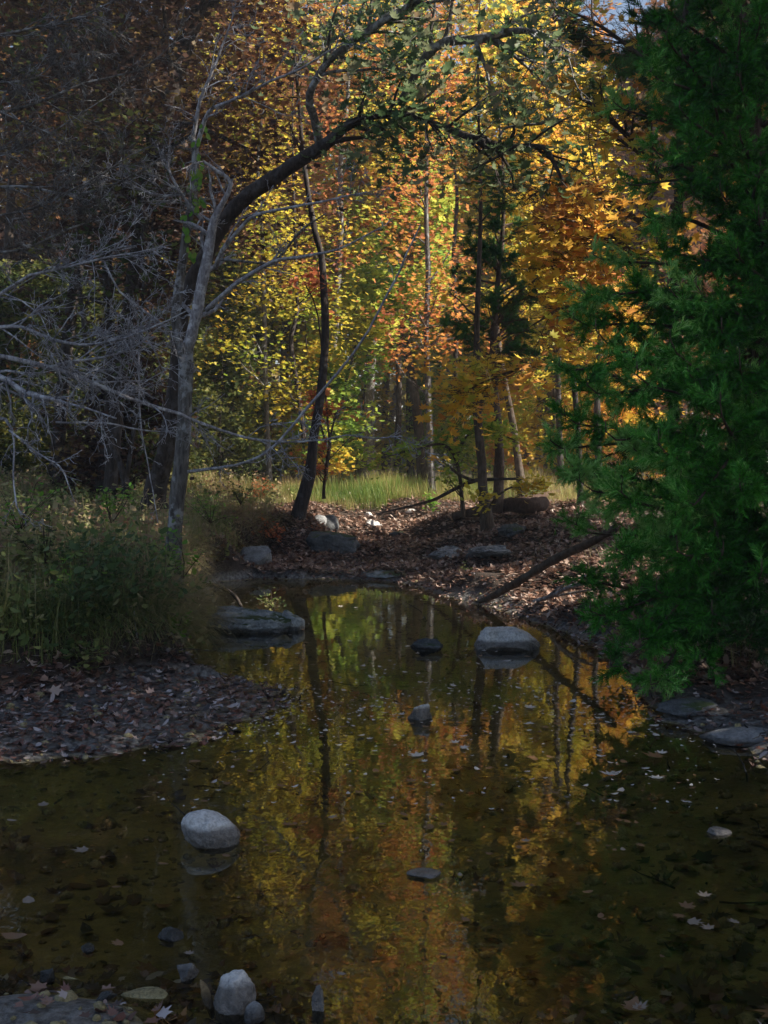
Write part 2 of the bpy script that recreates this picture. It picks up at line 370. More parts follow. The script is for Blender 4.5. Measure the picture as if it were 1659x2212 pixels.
def ground_mat():
    m, nt, out = newmat('soil_and_silt'); L = nt.links.new
    geo = N(nt, 'NewGeometry'); sz = N(nt, 'SeparateXYZ'); L(geo.outputs['Position'], sz.inputs[0])
    n1 = N(nt, 'TexNoise', Scale=1.6, Detail=6.0, Roughness=.65); L(geo.outputs['Position'], n1.inputs['Vector'])
    n2 = N(nt, 'TexNoise', Scale=22.0, Detail=6.0, Roughness=.75); L(geo.outputs['Position'], n2.inputs['Vector'])
    vo = N(nt, 'TexVoronoi', Scale=14.0); L(geo.outputs['Position'], vo.inputs['Vector'])
    soil = ramp(nt, [(.3, (.015, .011, .009)), (.5, (.045, .03, .023)), (.7, (.09, .06, .045))]); L(n2.outputs['Fac'], soil.inputs['Fac'])
    silt = ramp(nt, [(.3, (.12, .10, .03)), (.5, (.34, .27, .08)), (.72, (.55, .44, .18))]); L(n1.outputs['Fac'], silt.inputs['Fac'])
    s2 = ramp(nt, [(.3, (.5, .5, .5)), (.65, (1.15, 1.12, 1.05))]); L(n2.outputs['Fac'], s2.inputs['Fac'])
    sm = N(nt, 'MixRGB', blend_type='MULTIPLY', Fac=.9); L(silt.outputs[0], sm.inputs['Color1']); L(s2.outputs[0], sm.inputs['Color2'])
    mud = ramp(nt, [(.4, (.05, .047, .047)), (.62, (.27, .27, .27))]); L(n2.outputs['Fac'], mud.inputs['Fac'])
    mr = N(nt, 'MapRange'); L(sz.outputs['Z'], mr.inputs['Value']); mr.inputs['From Min'].default_value = -.01; mr.inputs['From Max'].default_value = .012
    mr2 = N(nt, 'MapRange'); L(sz.outputs['Z'], mr2.inputs['Value']); mr2.inputs['From Min'].default_value = .06; mr2.inputs['From Max'].default_value = .16
    a = N(nt, 'MixRGB'); L(mr.outputs[0], a.inputs['Fac']); L(sm.outputs[0], a.inputs['Color1']); L(mud.outputs[0], a.inputs['Color2'])
    b = N(nt, 'MixRGB'); L(mr2.outputs[0], b.inputs['Fac']); L(a.outputs[0], b.inputs['Color1']); L(soil.outputs[0], b.inputs['Color2'])
    p = N(nt, 'BsdfPrincipled', Roughness=.75); L(b.outputs[0], p.inputs['Base Color'])
    rr = N(nt, 'MapRange'); L(mr2.outputs[0], rr.inputs['Value']); rr.inputs['To Min'].default_value = .35; rr.inputs['To Max'].default_value = .9; L(rr.outputs[0], p.inputs['Roughness'])
    bu = N(nt, 'Bump', Strength=.9, Distance=.03); L(n2.outputs['Fac'], bu.inputs['Height']); L(bu.outputs[0], p.inputs['Normal'])
    L(p.outputs[0], out.inputs['Surface']); return m
g = mk('ground', V, F, ground_mat(), smooth=True); tag(g, kind='structure')

def water_mat():
    m, nt, out = newmat('creek_water'); L = nt.links.new
    geo = N(nt, 'NewGeometry')
    mp = N(nt, 'Mapping'); mp.inputs['Scale'].default_value = (1, .6, 1); L(geo.outputs['Position'], mp.inputs['Vector'])
    n1 = N(nt, 'TexNoise', Scale=7.0, Detail=3.0, Roughness=.55); L(mp.outputs[0], n1.inputs['Vector'])
    bu = N(nt, 'Bump', Strength=.10, Distance=.01); L(n1.outputs['Fac'], bu.inputs['Height'])
    fr = N(nt, 'Fresnel', IOR=1.40); L(bu.outputs[0], fr.inputs['Normal'])
    tr = N(nt, 'BsdfTransparent'); tr.inputs['Color'].default_value = (.86, .80, .58, 1)
    gl = N(nt, 'BsdfGlossy', Roughness=.015); L(bu.outputs[0], gl.inputs['Normal']); gl.inputs['Color'].default_value = (1, 1, 1, 1)
    mx = N(nt, 'MixShader'); L(fr.outputs[0], mx.inputs[0]); L(tr.outputs[0], mx.inputs[1]); L(gl.outputs[0], mx.inputs[2]); L(mx.outputs[0], out.inputs['Surface'])
    return m
w = mk('water', [(-6, .5, 0), (6, .5, 0), (6, 24, 0), (-6, 24, 0)], [(0, 1, 2, 3)], water_mat()); tag(w, kind='structure')

# ------------------------------------------------------------------ rocks
def icosphere(sub):
    import bmesh
    bm = bmesh.new(); bmesh.ops.create_icosphere(bm, subdivisions=sub, radius=1); bm.verts.ensure_lookup_table()
    V = np.array([v.co[:] for v in bm.verts]); F = np.array([[v.index for v in f.verts] for f in bm.faces]); bm.free(); return V, F
ICO = {k: icosphere(k) for k in (3, 4, 5)}
def rock_geo(size, seed, facets=10, round_=.2, rough=.06, sub=4, strata=0.0, box=0):
    r = np.random.default_rng(seed); V, F = ICO[sub]; V = V.copy()
    if box:
        a = r.uniform(-.5, .5); c, s_ = math.cos(a), math.sin(a); W = V@np.array([[c, -s_, 0], [s_, c, 0], [0, 0, 1]])
        V = V/((np.abs(W)**box).sum(1)**(1/box))[:, None]
    nrm = r.normal(size=(facets, 3)); nrm /= np.linalg.norm(nrm, axis=1, keepdims=True); dd = r.uniform(.55, .88, facets)
    for n, d in zip(nrm, dd):
        h = V@n-d; V = np.where((h > 0)[:, None], V-n[None, :]*h[:, None]*(1-round_), V)
    for k, (f, a) in enumerate(((1.3, rough*2), (3.1, rough), (7.5, rough*.5), (16, rough*.22))):
        off = Vector((seed*1.7+k*3.1, seed*.9, k*5.5))
        dn = np.array([mn.noise(Vector(v*f)+off) for v in V]); V = V*(1+a*dn)[:, None]
    if strata:
        V[:, :2] *= (1+strata*np.sin(V[:, 2:3]*14+seed))
    return V*np.array(size)[None, :]/1.0, F
def hull_geo(size, seed, n=16, rough=.05, pts=None, cuts=5):
    import bmesh
    r = np.random.default_rng(seed)
    if pts is None:
        P = r.normal(size=(n, 3)); P /= ((np.abs(P)**3).sum(1)**(1/3))[:, None]; P *= r.uniform(.82, 1.1, (n, 1))
    else:
        P = np.array(pts, float)
    bm = bmesh.new(); [bm.verts.new(p) for p in P]; res = bmesh.ops.convex_hull(bm, input=bm.verts)
    loose = [v for v in bm.verts if not v.link_faces]; bmesh.ops.delete(bm, geom=loose, context='VERTS')
    bmesh.ops.subdivide_edges(bm, edges=bm.edges, cuts=cuts, use_grid_fill=True); bmesh.ops.triangulate(bm, faces=bm.faces)
    bmesh.ops.subdivide_edges(bm, edges=bm.edges, cuts=1, use_grid_fill=True); bmesh.ops.triangulate(bm, faces=bm.faces)
    bmesh.ops.smooth_vert(bm, verts=bm.verts, factor=.5, use_axis_x=True, use_axis_y=True, use_axis_z=True)
    bm.verts.ensure_lookup_table(); bm.verts.index_update()
    V = np.array([v.co[:] for v in bm.verts]); F = np.array([[v.index for v in f.verts] for f in bm.faces]); bm.free()
    for k, (f, a) in enumerate(((1.2, rough*1.6), (3.1, rough), (7.5, rough*.7), (16, rough*.4))):
        off = Vector((seed*1.7+k*3.1, seed*.9, k*5.5)); dn = np.array([[mn.noise(Vector(v*f)+off), mn.noise(Vector(v*f)-off), mn.noise(Vector(v*f)+off*2)] for v in V]); V = V+a*dn
    return V*np.array(size)[None, :], F
BLOCK = [(-1, -.2, .12), (-1, .3, .12), (-.80, -.75, .30), (-.70, -.70, .95), (-.62, -.4, 1.06), (-.1, -.5, 1.0), (.30, -.6, .97), (.62, -.55, .70), (.72, -.75, .36), (1, -.2, .24), (1, .3, .2), (.95, -.5, -.4), (-.95, -.5, -.4),
    (-.66, .6, 1.0), (.3, .6, .98), (.62, .6, .72), (.78, .5, .4), (-.85, .5, .4), (-.9, .7, -.5), (.9, .7, -.5), (0, -1.05, .12), (-.5, -1.0, .22), (.45, -1.0, .12)]
def rock(px, pw, ph, label, mat, yw=None, z=0.0, seed=1, dep=.8, yaw=0, sink=.35, cat='rock', name='rock', group=None, tilt=0, **kw):
    """px: centre x; yw: y of its foot line; pw/ph: width and height in working pixels"""
    p = atground(px, yw); z = float(max(0, p[2])); s = FP/p[1]
    W = pw/s/2; Hh = ph/s; zz = Hh/(2-2*sink)
    hull = kw.pop('hull', 0)
    if hull: V, F = hull_geo((W, W*dep, zz), seed, kw.get('n', 18), kw.get('rough', .05), kw.get('pts'))
    else: V, F = rock_geo((W, W*dep, zz), seed, **kw)
    if yaw or tilt:
        c, s_ = math.cos(tilt), math.sin(tilt); V = V@np.array([[c, 0, -s_], [0, 1, 0], [s_, 0, c]])
        c, s_ = math.cos(yaw), math.sin(yaw); V = V@np.array([[c, -s_, 0], [s_, c, 0], [0, 0, 1]]).T
    # rescale so the visible silhouette is as wide as measured
    V[:, 0] *= W/np.abs(V[:, 0]).max(); V[:, 2] *= (Hh+2*sink*zz*.9)/(V[:, 2].max()-V[:, 2].min())
    o = mk(name, V, F, M[mat] if isinstance(mat, str) else mat, smooth=not hull)
    V2 = V[:, 2].max(); o.location = (p[0], p[1]+W*dep*.6, z+Hh-V2)
    tag(o, label, cat, group); return o
rock(452, 134, 70, 'rounded pale grey boulder standing in the near left of the pool', 'rock_pale', 1830, seed=4, facets=5, round_=.55, rough=.065, sub=5, dep=.75, tilt=.34, sink=.25)
rock(1097, 146, 46, 'flat-topped angular pale limestone block in the pool before the cedar', 'rock_pale', 1404, seed=12, hull=1, pts=BLOCK, rough=.055, dep=.7)
rock(908, 64, 36, 'small pale split stone in the middle of the pool', 'rock_pale', 1556, seed=9, hull=1, n=13, rough=.05, dep=.8, tilt=.2)
rock(922, 74, 26, 'small dark jagged stone left of the pale limestone block', 'rock_dark', 1408, seed=15, hull=1, n=12, rough=.14, dep=.6)
slab = rock(532, 210, 52, 'long mossy limestone slab at the left bank with plants on it', 'rock_moss', 1366, seed=21, hull=1, n=26, rough=.11, dep=.42)
rock(628, 60, 44, 'small mossy stone at the right end of the long slab', 'rock_moss', 1362, seed=29, facets=9, round_=.2, rough=.08, dep=.8)
rock(548, 92, 44, 'blocky grey stone on the far gravel bar under the left bank', 'rock_mid', 1224, z=.03, seed=31, hull=1, n=22, rough=.05, dep=.7)
rock(716, 122, 46, 'dark mossy overhanging stone by the small back puddle', 'rock_dark', 1194, z=.02, seed=35, hull=1, n=16, rough=.07, dep=.8)
rock(712, 52, 34, 'grey stone below the forked tree by the dry channel', 'rock_dark', 1146, z=.35, seed=41, facets=8, round_=.3, rough=.06)
rock(690, 34, 22, 'pale stone leaning on the grey one below the forked tree', 'rock_mid', 1134, z=.42, seed=42, facets=8, round_=.2, rough=.06)
rock(808, 38, 18, 'pale flat stone lying in the dry leafy channel', 'rock_pale', 1140, z=.42, seed=44, hull=1, n=12)
rock(795, 24, 10, 'little tan stone above the pale one in the dry channel', 'rock_pale', 1116, z=.5, seed=45, facets=9, round_=.2)
rock(888, 30, 9, 'flat tan stone half buried under the meadow edge', 'rock_pale', 1108, z=.6, seed=46, facets=9, round_=.2)
rock(975, 110, 22, 'broken ledge of grey bedrock in the leaves below the tree', 'rock_mid', 1204, z=.30, seed=51, hull=1, n=26, rough=.16, dep=1.2)
rock(1052, 110, 26, 'pitted pale bedrock ledge below the leaning trunk', 'rock_mid', 1206, z=.30, seed=53, hull=1, n=26, rough=.16, dep=1.2)
rock(1108, 70, 30, 'dark pitted bedrock lump under the big log', 'rock_dark', 1162, z=.52, seed=57, hull=1, n=20, rough=.16, dep=.9)
rock(850, 150, 12, 'low green-stained shelf of bedrock along the far shore', 'rock_moss', 1246, z=.03, seed=61, facets=10, round_=.1, rough=.06, sub=5, dep=.8)
rock(870, 62, 10, 'low dark stone in the leaf bed above the shelf', 'rock_dark', 1158, z=.3, seed=63, facets=10, round_=.1)
# near stones
rock(503, 98, 78, 'pale speckled stone at the bottom edge with a tan broken side', 'rock_pale', 2186, seed=77, facets=5, round_=.3, rough=.07, sub=5, tilt=.35, dep=.8)
rock(446, 34, 62, 'thin tan stone leaning on the pale speckled stone', rockmat('stone_tan', (.12, .08, .04), (.30, .22, .12), (.5, .42, .3), 7), 2178, seed=72, facets=10, round_=.1, rough=.06, tilt=-.45)
rock(548, 46, 44, 'small slate blue stone at the bottom edge', 'rock_mid', 2216, seed=73, facets=6, round_=.5, rough=.04)
rock(402, 52, 30, 'blue-grey pointed stone behind the pale speckled stone', 'rock_mid', 2118, seed=74, hull=1, n=11)
rock(688, 32, 56, 'upright pale shard of stone at the bottom edge', 'rock_pale', 2192, seed=75, hull=1, n=11, dep=.7)
rock(368, 62, 24, 'dark stone with a pale cap poking from the near left water', 'rock_dark', 2036, seed=76, facets=10, round_=.2, rough=.08)
rock(187, 32, 14, 'little dark stone in the shallow water at the left', 'rock_dark', 2058, seed=77, facets=8, round_=.2)
rock(228, 60, 26, 'dark slab stone among the wet leaves at bottom left', 'rock_dark', 2175, seed=78, hull=1, n=14)
rock(98, 34, 30, 'blue-black upright stone among leaves at the left corner', 'rock_dark', 2124, seed=79, hull=1, n=12)
rock(920, 84, 9, 'pale flat stone just breaking the water at centre', 'rock_pale', 1902, seed=80, facets=10, round_=.2, rough=.05)
rock(1556, 56, 12, 'thin white stone lying in the water at far right', 'rock_pale', 1806, seed=81, facets=9, round_=.1, rough=.05)
rock(1625, 230, 24, 'smooth pale worn ledge on the right bank', 'rock_mid', 1606, z=.02, seed=83, facets=6, round_=.5, rough=.05, sub=5, dep=.6)
rock(1500, 150, 30, 'long dark ledge with roots beneath the cedar', 'rock_dark', 1545, z=.06, seed=84, facets=10, round_=.2, rough=.08, sub=5, dep=.6)
# sunken slabs: rest on the bed
for k, (px, py, pw, ph, lab) in enumerate([(614, 1946, 92, 20, 'long olive slab under water in front of the boulder'), (528, 1957, 76, 24, 'pointed olive slab under water, left of the long one'),
        (438, 1990, 84, 28, 'broad brown slab sunk below the rounded boulder'), (612, 1842, 62, 18, 'small olive slab sunk right of the rounded boulder'),
        (706, 1820, 44, 20, 'pale square stone sunk between boulder and mid pool'), (822, 1868, 92, 16, 'long tan slab sunk near the middle of the pool'),
        (774, 1922, 62, 14, 'thin tan slab sunk under the long tan one'), (1090, 1855, 70, 20, 'rusty slab sunk right of the middle of the pool'), (1380, 1828, 32, 14, 'round green stone sunk in the right half of the pool'),
        (1540, 2063, 38, 22, 'round grey-green stone sunk near the lower right'), (150, 2120, 60, 28, 'olive stone sunk by the wet leaves at bottom left'), (310, 2150, 120, 40, 'wide dark slab sunk at the bottom left')]):
    p = atz(px, py, 0)
    zb = float(height(p[0], p[1])); p = atz(px, py, zb+.03); s = FP/p[1]; Wd = pw/s/2
    Vr, Fr = rock_geo((Wd, Wd*.55, .035), 100+k, facets=9, round_=.1, rough=.05, sub=3)
    o = mk('sunken_stone', Vr, Fr, M['rock_bed'], smooth=True); o.location = (p[0], p[1], zb+.02); o.rotation_euler = (0, 0, RNG.uniform(-.3, .3)); tag(o, lab, 'stone')
# gravel and pebbles: stuff
def pebbles():
    V0, F0 = rock_geo((1, 1, .6), 200, facets=8, round_=.2, sub=3) if False else (None, None)
    import bmesh
    bm = bmesh.new(); bmesh.ops.create_icosphere(bm, subdivisions=1, radius=1); bm.verts.ensure_lookup_table()
    tv = np.array([v.co[:] for v in bm.verts])*(1, .8, .5); tf = np.array([[v.index for v in f.verts] for f in bm.faces]); bm.free()
    tv = tv*(1+RNG.normal(0, .12, (len(tv), 1)))
    m = 5200
    X = np.concatenate([RNG.uniform(-2.4, 2.6, m//2), RNG.uniform(-3, 3.2, m//2)]); Y = np.concatenate([RNG.uniform(2.8, 6.5, m//2), RNG.uniform(6, 21.5, m//2)])
    z = height(X, Y); k = (z < .12); X, Y, z = X[k], Y[k], z[k]
    sc = RNG.gamma(2, .008, len(X))+.006
    o = mk('gravel', *instance(tv, tf, np.stack([X, Y, z+.1*sc], -1), rand_rot(len(X), .3), sc), M['rock_bed'], smooth=False); tag(o, kind='stuff', label='small stones and grit strewn over the creek bed', cat='gravel')
pebbles()

# ------------------------------------------------------------------ leaf litter
def litter(name, label, mat, rects, tmpl, size=(.07, .15), lift=.012, tiltsd=.35, zr=(-9, 9), sdr=(-99, 99), keep=None):
    parts = []
    for (x0, x1, y0, y1, m) in rects:
        X = RNG.uniform(x0, x1, m); Y = RNG.uniform(y0, y1, m); z = height(X, Y); sd = sdist(X, Y, SHORE)
        k = (z > zr[0]) & (z < zr[1]) & (sd > sdr[0]) & (sd < sdr[1])
        if keep is not None: k &= keep(X, Y, z, sd)
        X, Y, z = X[k], Y[k], z[k]; n = len(X)
        for i, t in enumerate(tmpl):
            s = slice(i, n, len(tmpl)); c = np.stack([X[s], Y[s], z[s]+RNG.uniform(.2, 1, len(X[s]))*lift], -1); mm = len(c)
            sc = RNG.uniform(*size, mm)[:, None]*np.stack([RNG.uniform(.6, 1.1, mm), np.ones(mm), RNG.uniform(-1.3, 1.8, mm)], -1)
            parts.append(instance(t[0], t[1], c, rand_rot(mm, tiltsd), sc))
    o = mk(name, *merge(parts), M[mat]); tag(o, label, name.replace('_', ' '), kind='stuff'); return o
LT = [MAPLE_LO, OAK, OVAL, MAPLE_LO]
litter('leaf_litter', 'dry brown fallen leaves covering the banks and far slope', 'litter', [(-3, 5, 15, 24, 42000), (-2, 6, 24, 30, 14000), (1.6, 5, 8, 15, 11000), (-3.4, -1, 16, 24, 6000), (-7, -1.6, 6.8, 14, 9000)], LT, (.06, .12), .035, .45, zr=(.03, 3), sdr=(.05, 99), keep=lambda X, Y, z, sd: (z > .085) | (X > -.4) | (Y > 11))
litter('wet_leaf_litter', 'dark wet leaves along the mud spit and waterline', 'litter_wet', [(-3.8, -.5, 6.2, 9.6, 8500), (-3, 2.6, 12.5, 19, 15000), (1.4, 3.4, 5.2, 13, 8000)], LT, (.03, .08), .018, .45, zr=(-.03, .3), sdr=(-.22, 1.6))
litter('sunken_leaves', 'brown sodden leaves lying on the creek bed', 'sunk', [(-2.6, 2.8, 2.6, 6.5, 620), (-2.2, -.2, 2.6, 3.9, 260), (.7, 2.0, 2.6, 4.4, 260), (-2.4, 2.4, 6.5, 14, 500)], LT, (.06, .13), .015, .25, zr=(-.5, -.01))
litter('corner_leaves', 'wet purple-brown leaves piled at the near shallows', 'litter_wet', [(-1.9, -.25, 3.0, 4.0, 520), (.4, 2.0, 3.0, 3.75, 320)], LT, (.03, .075), .02, .35, zr=(-.5, .3))

# floating leaves: individuals on copied meshes
flt = []
for k, t in enumerate([MAPLE, OAK, OVAL, MAPLE]):
    v = t[0]*np.array([1, 1, .8])+0; v[:, 2] += .02
    flt.append(v)
fm = {}
def floating(px, py, size, kind, mat, label, group, yaw=None):
    if py > 1700: size *= .75; mat = 'dull_leaf' if mat == 'pale_leaf' else mat
    p = atz(px, py, .006)
    key = (kind, mat)
    if key not in fm:
        me = tri_mesh('floating_leaf', flt[kind]*.1, [MAPLE, OAK, OVAL, MAPLE][kind][1]); me.materials.append(M[mat]); fm[key] = me
    o = bpy.data.objects.new('floating_leaf', fm[key]); C.objects.link(o)
    o.location = (p[0], p[1], .006); o.scale = (size*10,)*2+(size*10*random.uniform(.3, .9),); o.rotation_euler = (random.uniform(-.05, .05), random.uniform(-.05, .05), random.uniform(0, 6.28) if yaw is None else yaw)
    tag(o, label, 'leaf', group); return o
random.seed(4)
G1 = 'leaves floating on the pool'
for px, py, s, k, mt, lab in [(918, 1633, .12, 0, 'pale_leaf', 'pale star-shaped leaf floating alone below the small split stone'),
    (1130, 1528, .11, 0, 'pale_leaf', 'large white leaf floating below the limestone block'), (1345, 1672, .13, 1, 'pale_leaf', 'curled white leaf clump floating at the right'),
    (1415, 1683, .09, 0, 'pale_leaf', 'pale leaf with an upright lobe beside the curled white clump'), (1440, 1637, .15, 0, 'tan_leaf', 'tan leaf floating nearest the pale worn ledge'),
    (1472, 2042 - 80, .10, 0, 'tan_leaf', 'orange leaf floating in the lower right above two pale ones'), (1478, 1988, .10, 0, 'pale_leaf', 'pale lobed leaf in the lower right, beside the orange leaf'),
    (1542, 2009, .08, 0, 'pale_leaf', 'small pale star leaf right of the pale lobed one'), (1598, 1990, .07, 0, 'pale_leaf', 'folded pale leaf farthest right in the near water'),
    (1365, 2060+125, .09, 1, 'pale_leaf', 'white oak leaf at the bottom edge on the right'), (1375, 2160, .14, 1, 'tan_leaf', 'large orange-brown oak leaf near the bottom right'),
    (1130, 1938-20, .11, 0, 'tan_leaf', 'red-brown leaf with a wet glint right of centre'), (765, 2185, .001, 2, 'tan_leaf', None),
    (95, 1733, .12, 1, 'pale_leaf', 'long pale leaf floating just below the mud spit'), (38, 1774, .08, 2, 'pale_leaf', 'small oval white leaf floating at the left edge'),
    (198, 1835, .12, 0, 'pale_leaf', 'pale leaf with a tan neighbour left of the rounded boulder'), (60, 1938, .12, 2, 'pale_leaf', 'long silvery leaf on the water at the left edge'),
    (60, 2025, .13, 2, 'tan_leaf', 'tan pointed leaf floating at the lower left'), (272, 2035, .08, 0, 'tan_leaf', 'orange-yellow leaf left of the dark capped stone'),
    (340, 1864, .07, 2, 'tan_leaf', 'orange leaf floating just below the rounded boulder'), (1110, 1950, .001, 0, 'tan_leaf', None)]:
    if lab: floating(px, py, s, k, mt, lab, G1)
n = 0
while n < 235:
    px = random.uniform(300, 1500) if n < 215 else random.uniform(0, 1659); py = random.choice([random.uniform(1268, 1480), random.uniform(1480, 1600), random.uniform(1600, 1850)]) if n < 215 else random.uniform(1700, 2190)
    p = atz(px, py); 
    if sdist(np.array([p[0]]), np.array([p[1]]), SHORE)[0] > -.08: continue
    pale = random.random() < (.6 if py < 1650 else .2)
    floating(px, py, random.uniform(.03, .085), random.choice([0, 1, 2]), 'pale_leaf' if pale else 'tan_leaf', 'small %s leaf floating on the still pool' % ('pale' if pale else 'tan brown'), 'small scattered leaves floating on the pool'); n += 1

def bits():
    T = Tubes()
    for k in range(420):
        X = RNG.uniform(-3.4, 3.2); Y = RNG.choice([RNG.uniform(3, 9.5), RNG.uniform(13, 22)]); z = float(height(np.array([X]), np.array([Y]))[0])
        if z < -.12: continue
        a = RNG.uniform(0, 6.28); L = RNG.uniform(.08, .35); p = wander_poly((X, Y, z+.012), (math.cos(a), math.sin(a), RNG.normal(0, .06)), L, 4, .2, RNG); T.add(p, np.linspace(.006, .002, 5), 4)
    o = mk('fallen_twigs', *T.out(), M['bark_dark']); tag(o, 'small dead twigs scattered over the shore and shallows', 'twigs', kind='stuff')
bits()
def scum():
    m = 5200; PX = RNG.uniform(300, 1560, m); PY = RNG.choice([0, 1, 1], m)*RNG.normal(1515, 45, m); PY = np.where(PY == 0, RNG.uniform(1262, 1750, m), PY)
    P = np.array([atz(a, b, .004) for a, b in zip(PX, PY)]); sd = sdist(P[:, 0], P[:, 1], SHORE)
    k = (sd < -.03) & (RNG.uniform(0, 1, m) < np.clip(.35+np.exp(sd*2.5)*.9, 0, 1)*.6); P = P[k]; n = len(P)
    o = mk('floating_debris', *instance(*OVAL, P, rot(RNG.uniform(0, 6.28, n), RNG.normal(0, .06, n), np.zeros(n)), RNG.gamma(2.2, .008, n)+.006), M['pale_leaf']); tag(o, 'specks of leaf and seed drifting on the still water', 'debris', kind='stuff')
scum()
# ------------------------------------------------------------------ grass and undergrowth
def grassfield(name, label, mat, rects, hr, tm=BLADE, wd=1.0, keep=None, lean=.25):
    parts = []
    for (x0, x1, y0, y1, m) in rects:
        X = RNG.uniform(x0, x1, m); Y = RNG.uniform(y0, y1, m); z = height(X, Y)
        k = np.ones(m, bool) if keep is None else keep(X, Y, z)
        X, Y, z = X[k], Y[k], z[k]; n = len(X); h = RNG.uniform(*hr, n)*RNG.uniform(.6, 1, n)
        R = rot(RNG.uniform(0, 6.283, n), RNG.normal(0, lean, n), np.zeros(n))
        cl = .55+.45*np.sin(X*2.3+np.sin(Y*1.9)*2)*np.sin(Y*1.7+X); h = h*np.clip(cl+.25, .45, 1.2)
        parts.append(instance(*tm, np.stack([X, Y, z-.01], -1), R, np.stack([h*wd, h*RNG.uniform(.3, 1.5, n), h], -1)))
    o = mk(name, *merge(parts), M[mat]); tag(o, label, 'grass', kind='stuff'); return o
def px_of(X, Y): return 829.5+FP*X/Y
bankkeep = lambda X, Y, z: (z > .24) & (X < -1.2-.03*Y)
grassfield('bank_grass', 'tall tangled green and straw grass on the left bank', 'grass', [(-6, -1.5, 8, 13, 21000), (-7, -1.8, 13, 20, 16000), (-9, -2.2, 20, 28, 12000)], (.2, .6), BLADE_B, .5, bankkeep, .5)
grassfield('meadow_grass', 'bright green and straw meadow grass beyond the creek', 'meadow', [(-3, 5, 26.3, 34, 42000), (-7, -2.4, 24, 36, 12000), (3.5, 8, 23, 34, 12000)], (.25, .7), BLADE, .55, lambda X, Y, z: (z > .72) & ((Y > 26.5+.4*np.sin(X*3)) | (X < -2.2) | (X > 3.4)), .2)
grassfield('edge_tufts', 'thin dry grass tufts in the leaves of the right bank', 'grass', [(2.6, 6, 8, 12, 3500), (2, 5, 14, 18, 500)], (.12, .35), BLADE_B, .4, lambda X, Y, z: z > .15, .5)
def fringe():
    E = np.array([(-3.9, 8.05), (-3.3, 8.45), (-2.7, 8.75), (-2.15, 9.1), (-1.85, 9.5), (-1.85, 10.2), (-2.0, 11.2), (-2.2, 12.5), (-2.5, 14), (-2.8, 15.5), (-3.0, 17), (-2.9, 18.6), (-2.6, 20.0), (-2.0, 21.2)])
    parts = []; m = 15000; i = RNG.integers(0, len(E)-1, m); t = RNG.uniform(0, 1, m)[:, None]; P = E[i]*(1-t)+E[i+1]*t
    off = RNG.uniform(-.55, .12, m)[:, None]; d = E[i+1]-E[i]; nrm = np.stack([d[:, 1], -d[:, 0]], -1); nrm /= np.linalg.norm(nrm, axis=1, keepdims=True)
    P = P+nrm*off; z = height(P[:, 0], P[:, 1]); z = np.maximum(z, .28+.25*(off[:, 0] < -.1))
    yaw = np.arctan2(nrm[:, 1], nrm[:, 0])-math.pi/2+RNG.normal(0, .7, m); L = RNG.uniform(.2, .55, m)
    R = rot(yaw, RNG.normal(-.85, .35, m), np.zeros(m))
    parts.append(instance(*BLADE_B, np.stack([P[:, 0], P[:, 1], z], -1), R, np.stack([L*.3, L*1.1, L], -1)))
    c = np.repeat(np.stack([P[:, 0], P[:, 1], z], -1)[:2600], 2, 0)+RNG.normal(0, .1, (5200, 3)); parts.append(instance(*OVAL, c, rand_rot(len(c), .9), RNG.uniform(.03, .09, len(c))))
    o = mk('overhanging_grass', *merge(parts), M['grass']); tag(o, 'drooping grass and leaves hanging over the undercut left bank', 'grass', kind='stuff')
fringe()
# leafy weeds (stuff) on left bank
def weeds():
    parts = []; T = Tubes()
    spots = []
    for (x0, x1, y0, y1, m) in [(-6, -1.7, 8.1, 12, 1000), (-7, -2.2, 12, 20, 800), (-8, -2.2, 20, 27, 420)]:
        X = RNG.uniform(x0, x1, m); Y = RNG.uniform(y0, y1, m); z = height(X, Y); k = bankkeep(X, Y, z); spots += list(zip(X[k], Y[k], z[k]))
    cen = []; 
    for x, y, z in spots:
        h = RNG.uniform(.2, .85)*RNG.uniform(.5, 1); p = wander_poly((x, y, z), (RNG.normal(0, .25), RNG.normal(0, .25), 1), h, 5, .12, RNG); T.add(p, np.linspace(.005, .002, 6), 3)
        for q in p[1:]:
            for _ in range(RNG.integers(1, 6)): cen.append(q+RNG.normal(0, .05, 3))
    cen = np.array(cen); m = len(cen)
    v, f = instance(*OVAL, cen, rand_rot(m, .8), RNG.gamma(3, .013, m)+.03); v2, f2 = T.out()
    o = mk('undergrowth', *merge([(v, f), (v2, f2)]), M['weed']); tag(o, 'leafy green weeds growing through the left bank grass', 'undergrowth', kind='stuff')
weeds()
def plant(px, py, Y, h, label, mat, n=6, leaf=.09, tm=OVAL, spread=.5, name='leafy_plant'):
    p = at(px, py, Y); e = empty(name, tuple(p), label, 'plant'); T = Tubes(); cen = []
    for i in range(n):
        d = np.array([RNG.normal(0, spread), RNG.normal(0, spread), 1.0]); q = wander_poly(p, d, h*RNG.uniform(.5, 1), 6, .12, RNG); T.add(q, np.linspace(.006, .002, 7), 4)
        for s in q[2:]:
            for _ in range(3): cen.append(s+RNG.normal(0, leaf*.5, 3))
    mkw('stem', *T.out(), M['bark_brown'], e); cen = np.array(cen)
    mkw('foliage', *instance(*tm, cen, rand_rot(len(cen), .5), RNG.uniform(.6, 1.1, len(cen))*leaf), M[mat], e); return e
plant(395, 1250, 10.6, .55, 'bright yellow-green leafy shoot at the foot of the left trunk', 'vine', 7, .085)
plant(590, 1322, 13.2, .33, 'small green weed growing on the long mossy slab', 'weed', 7, .05)
plant(470, 1325, 12.9, .12, 'low moss green tuft on the left of the mossy slab', 'weed', 10, .03, spread=1.2)
plant(930, 1100, 25, .35, 'pale green seedling under the meadow edge', 'vine', 5, .14, MAPLE_LO)
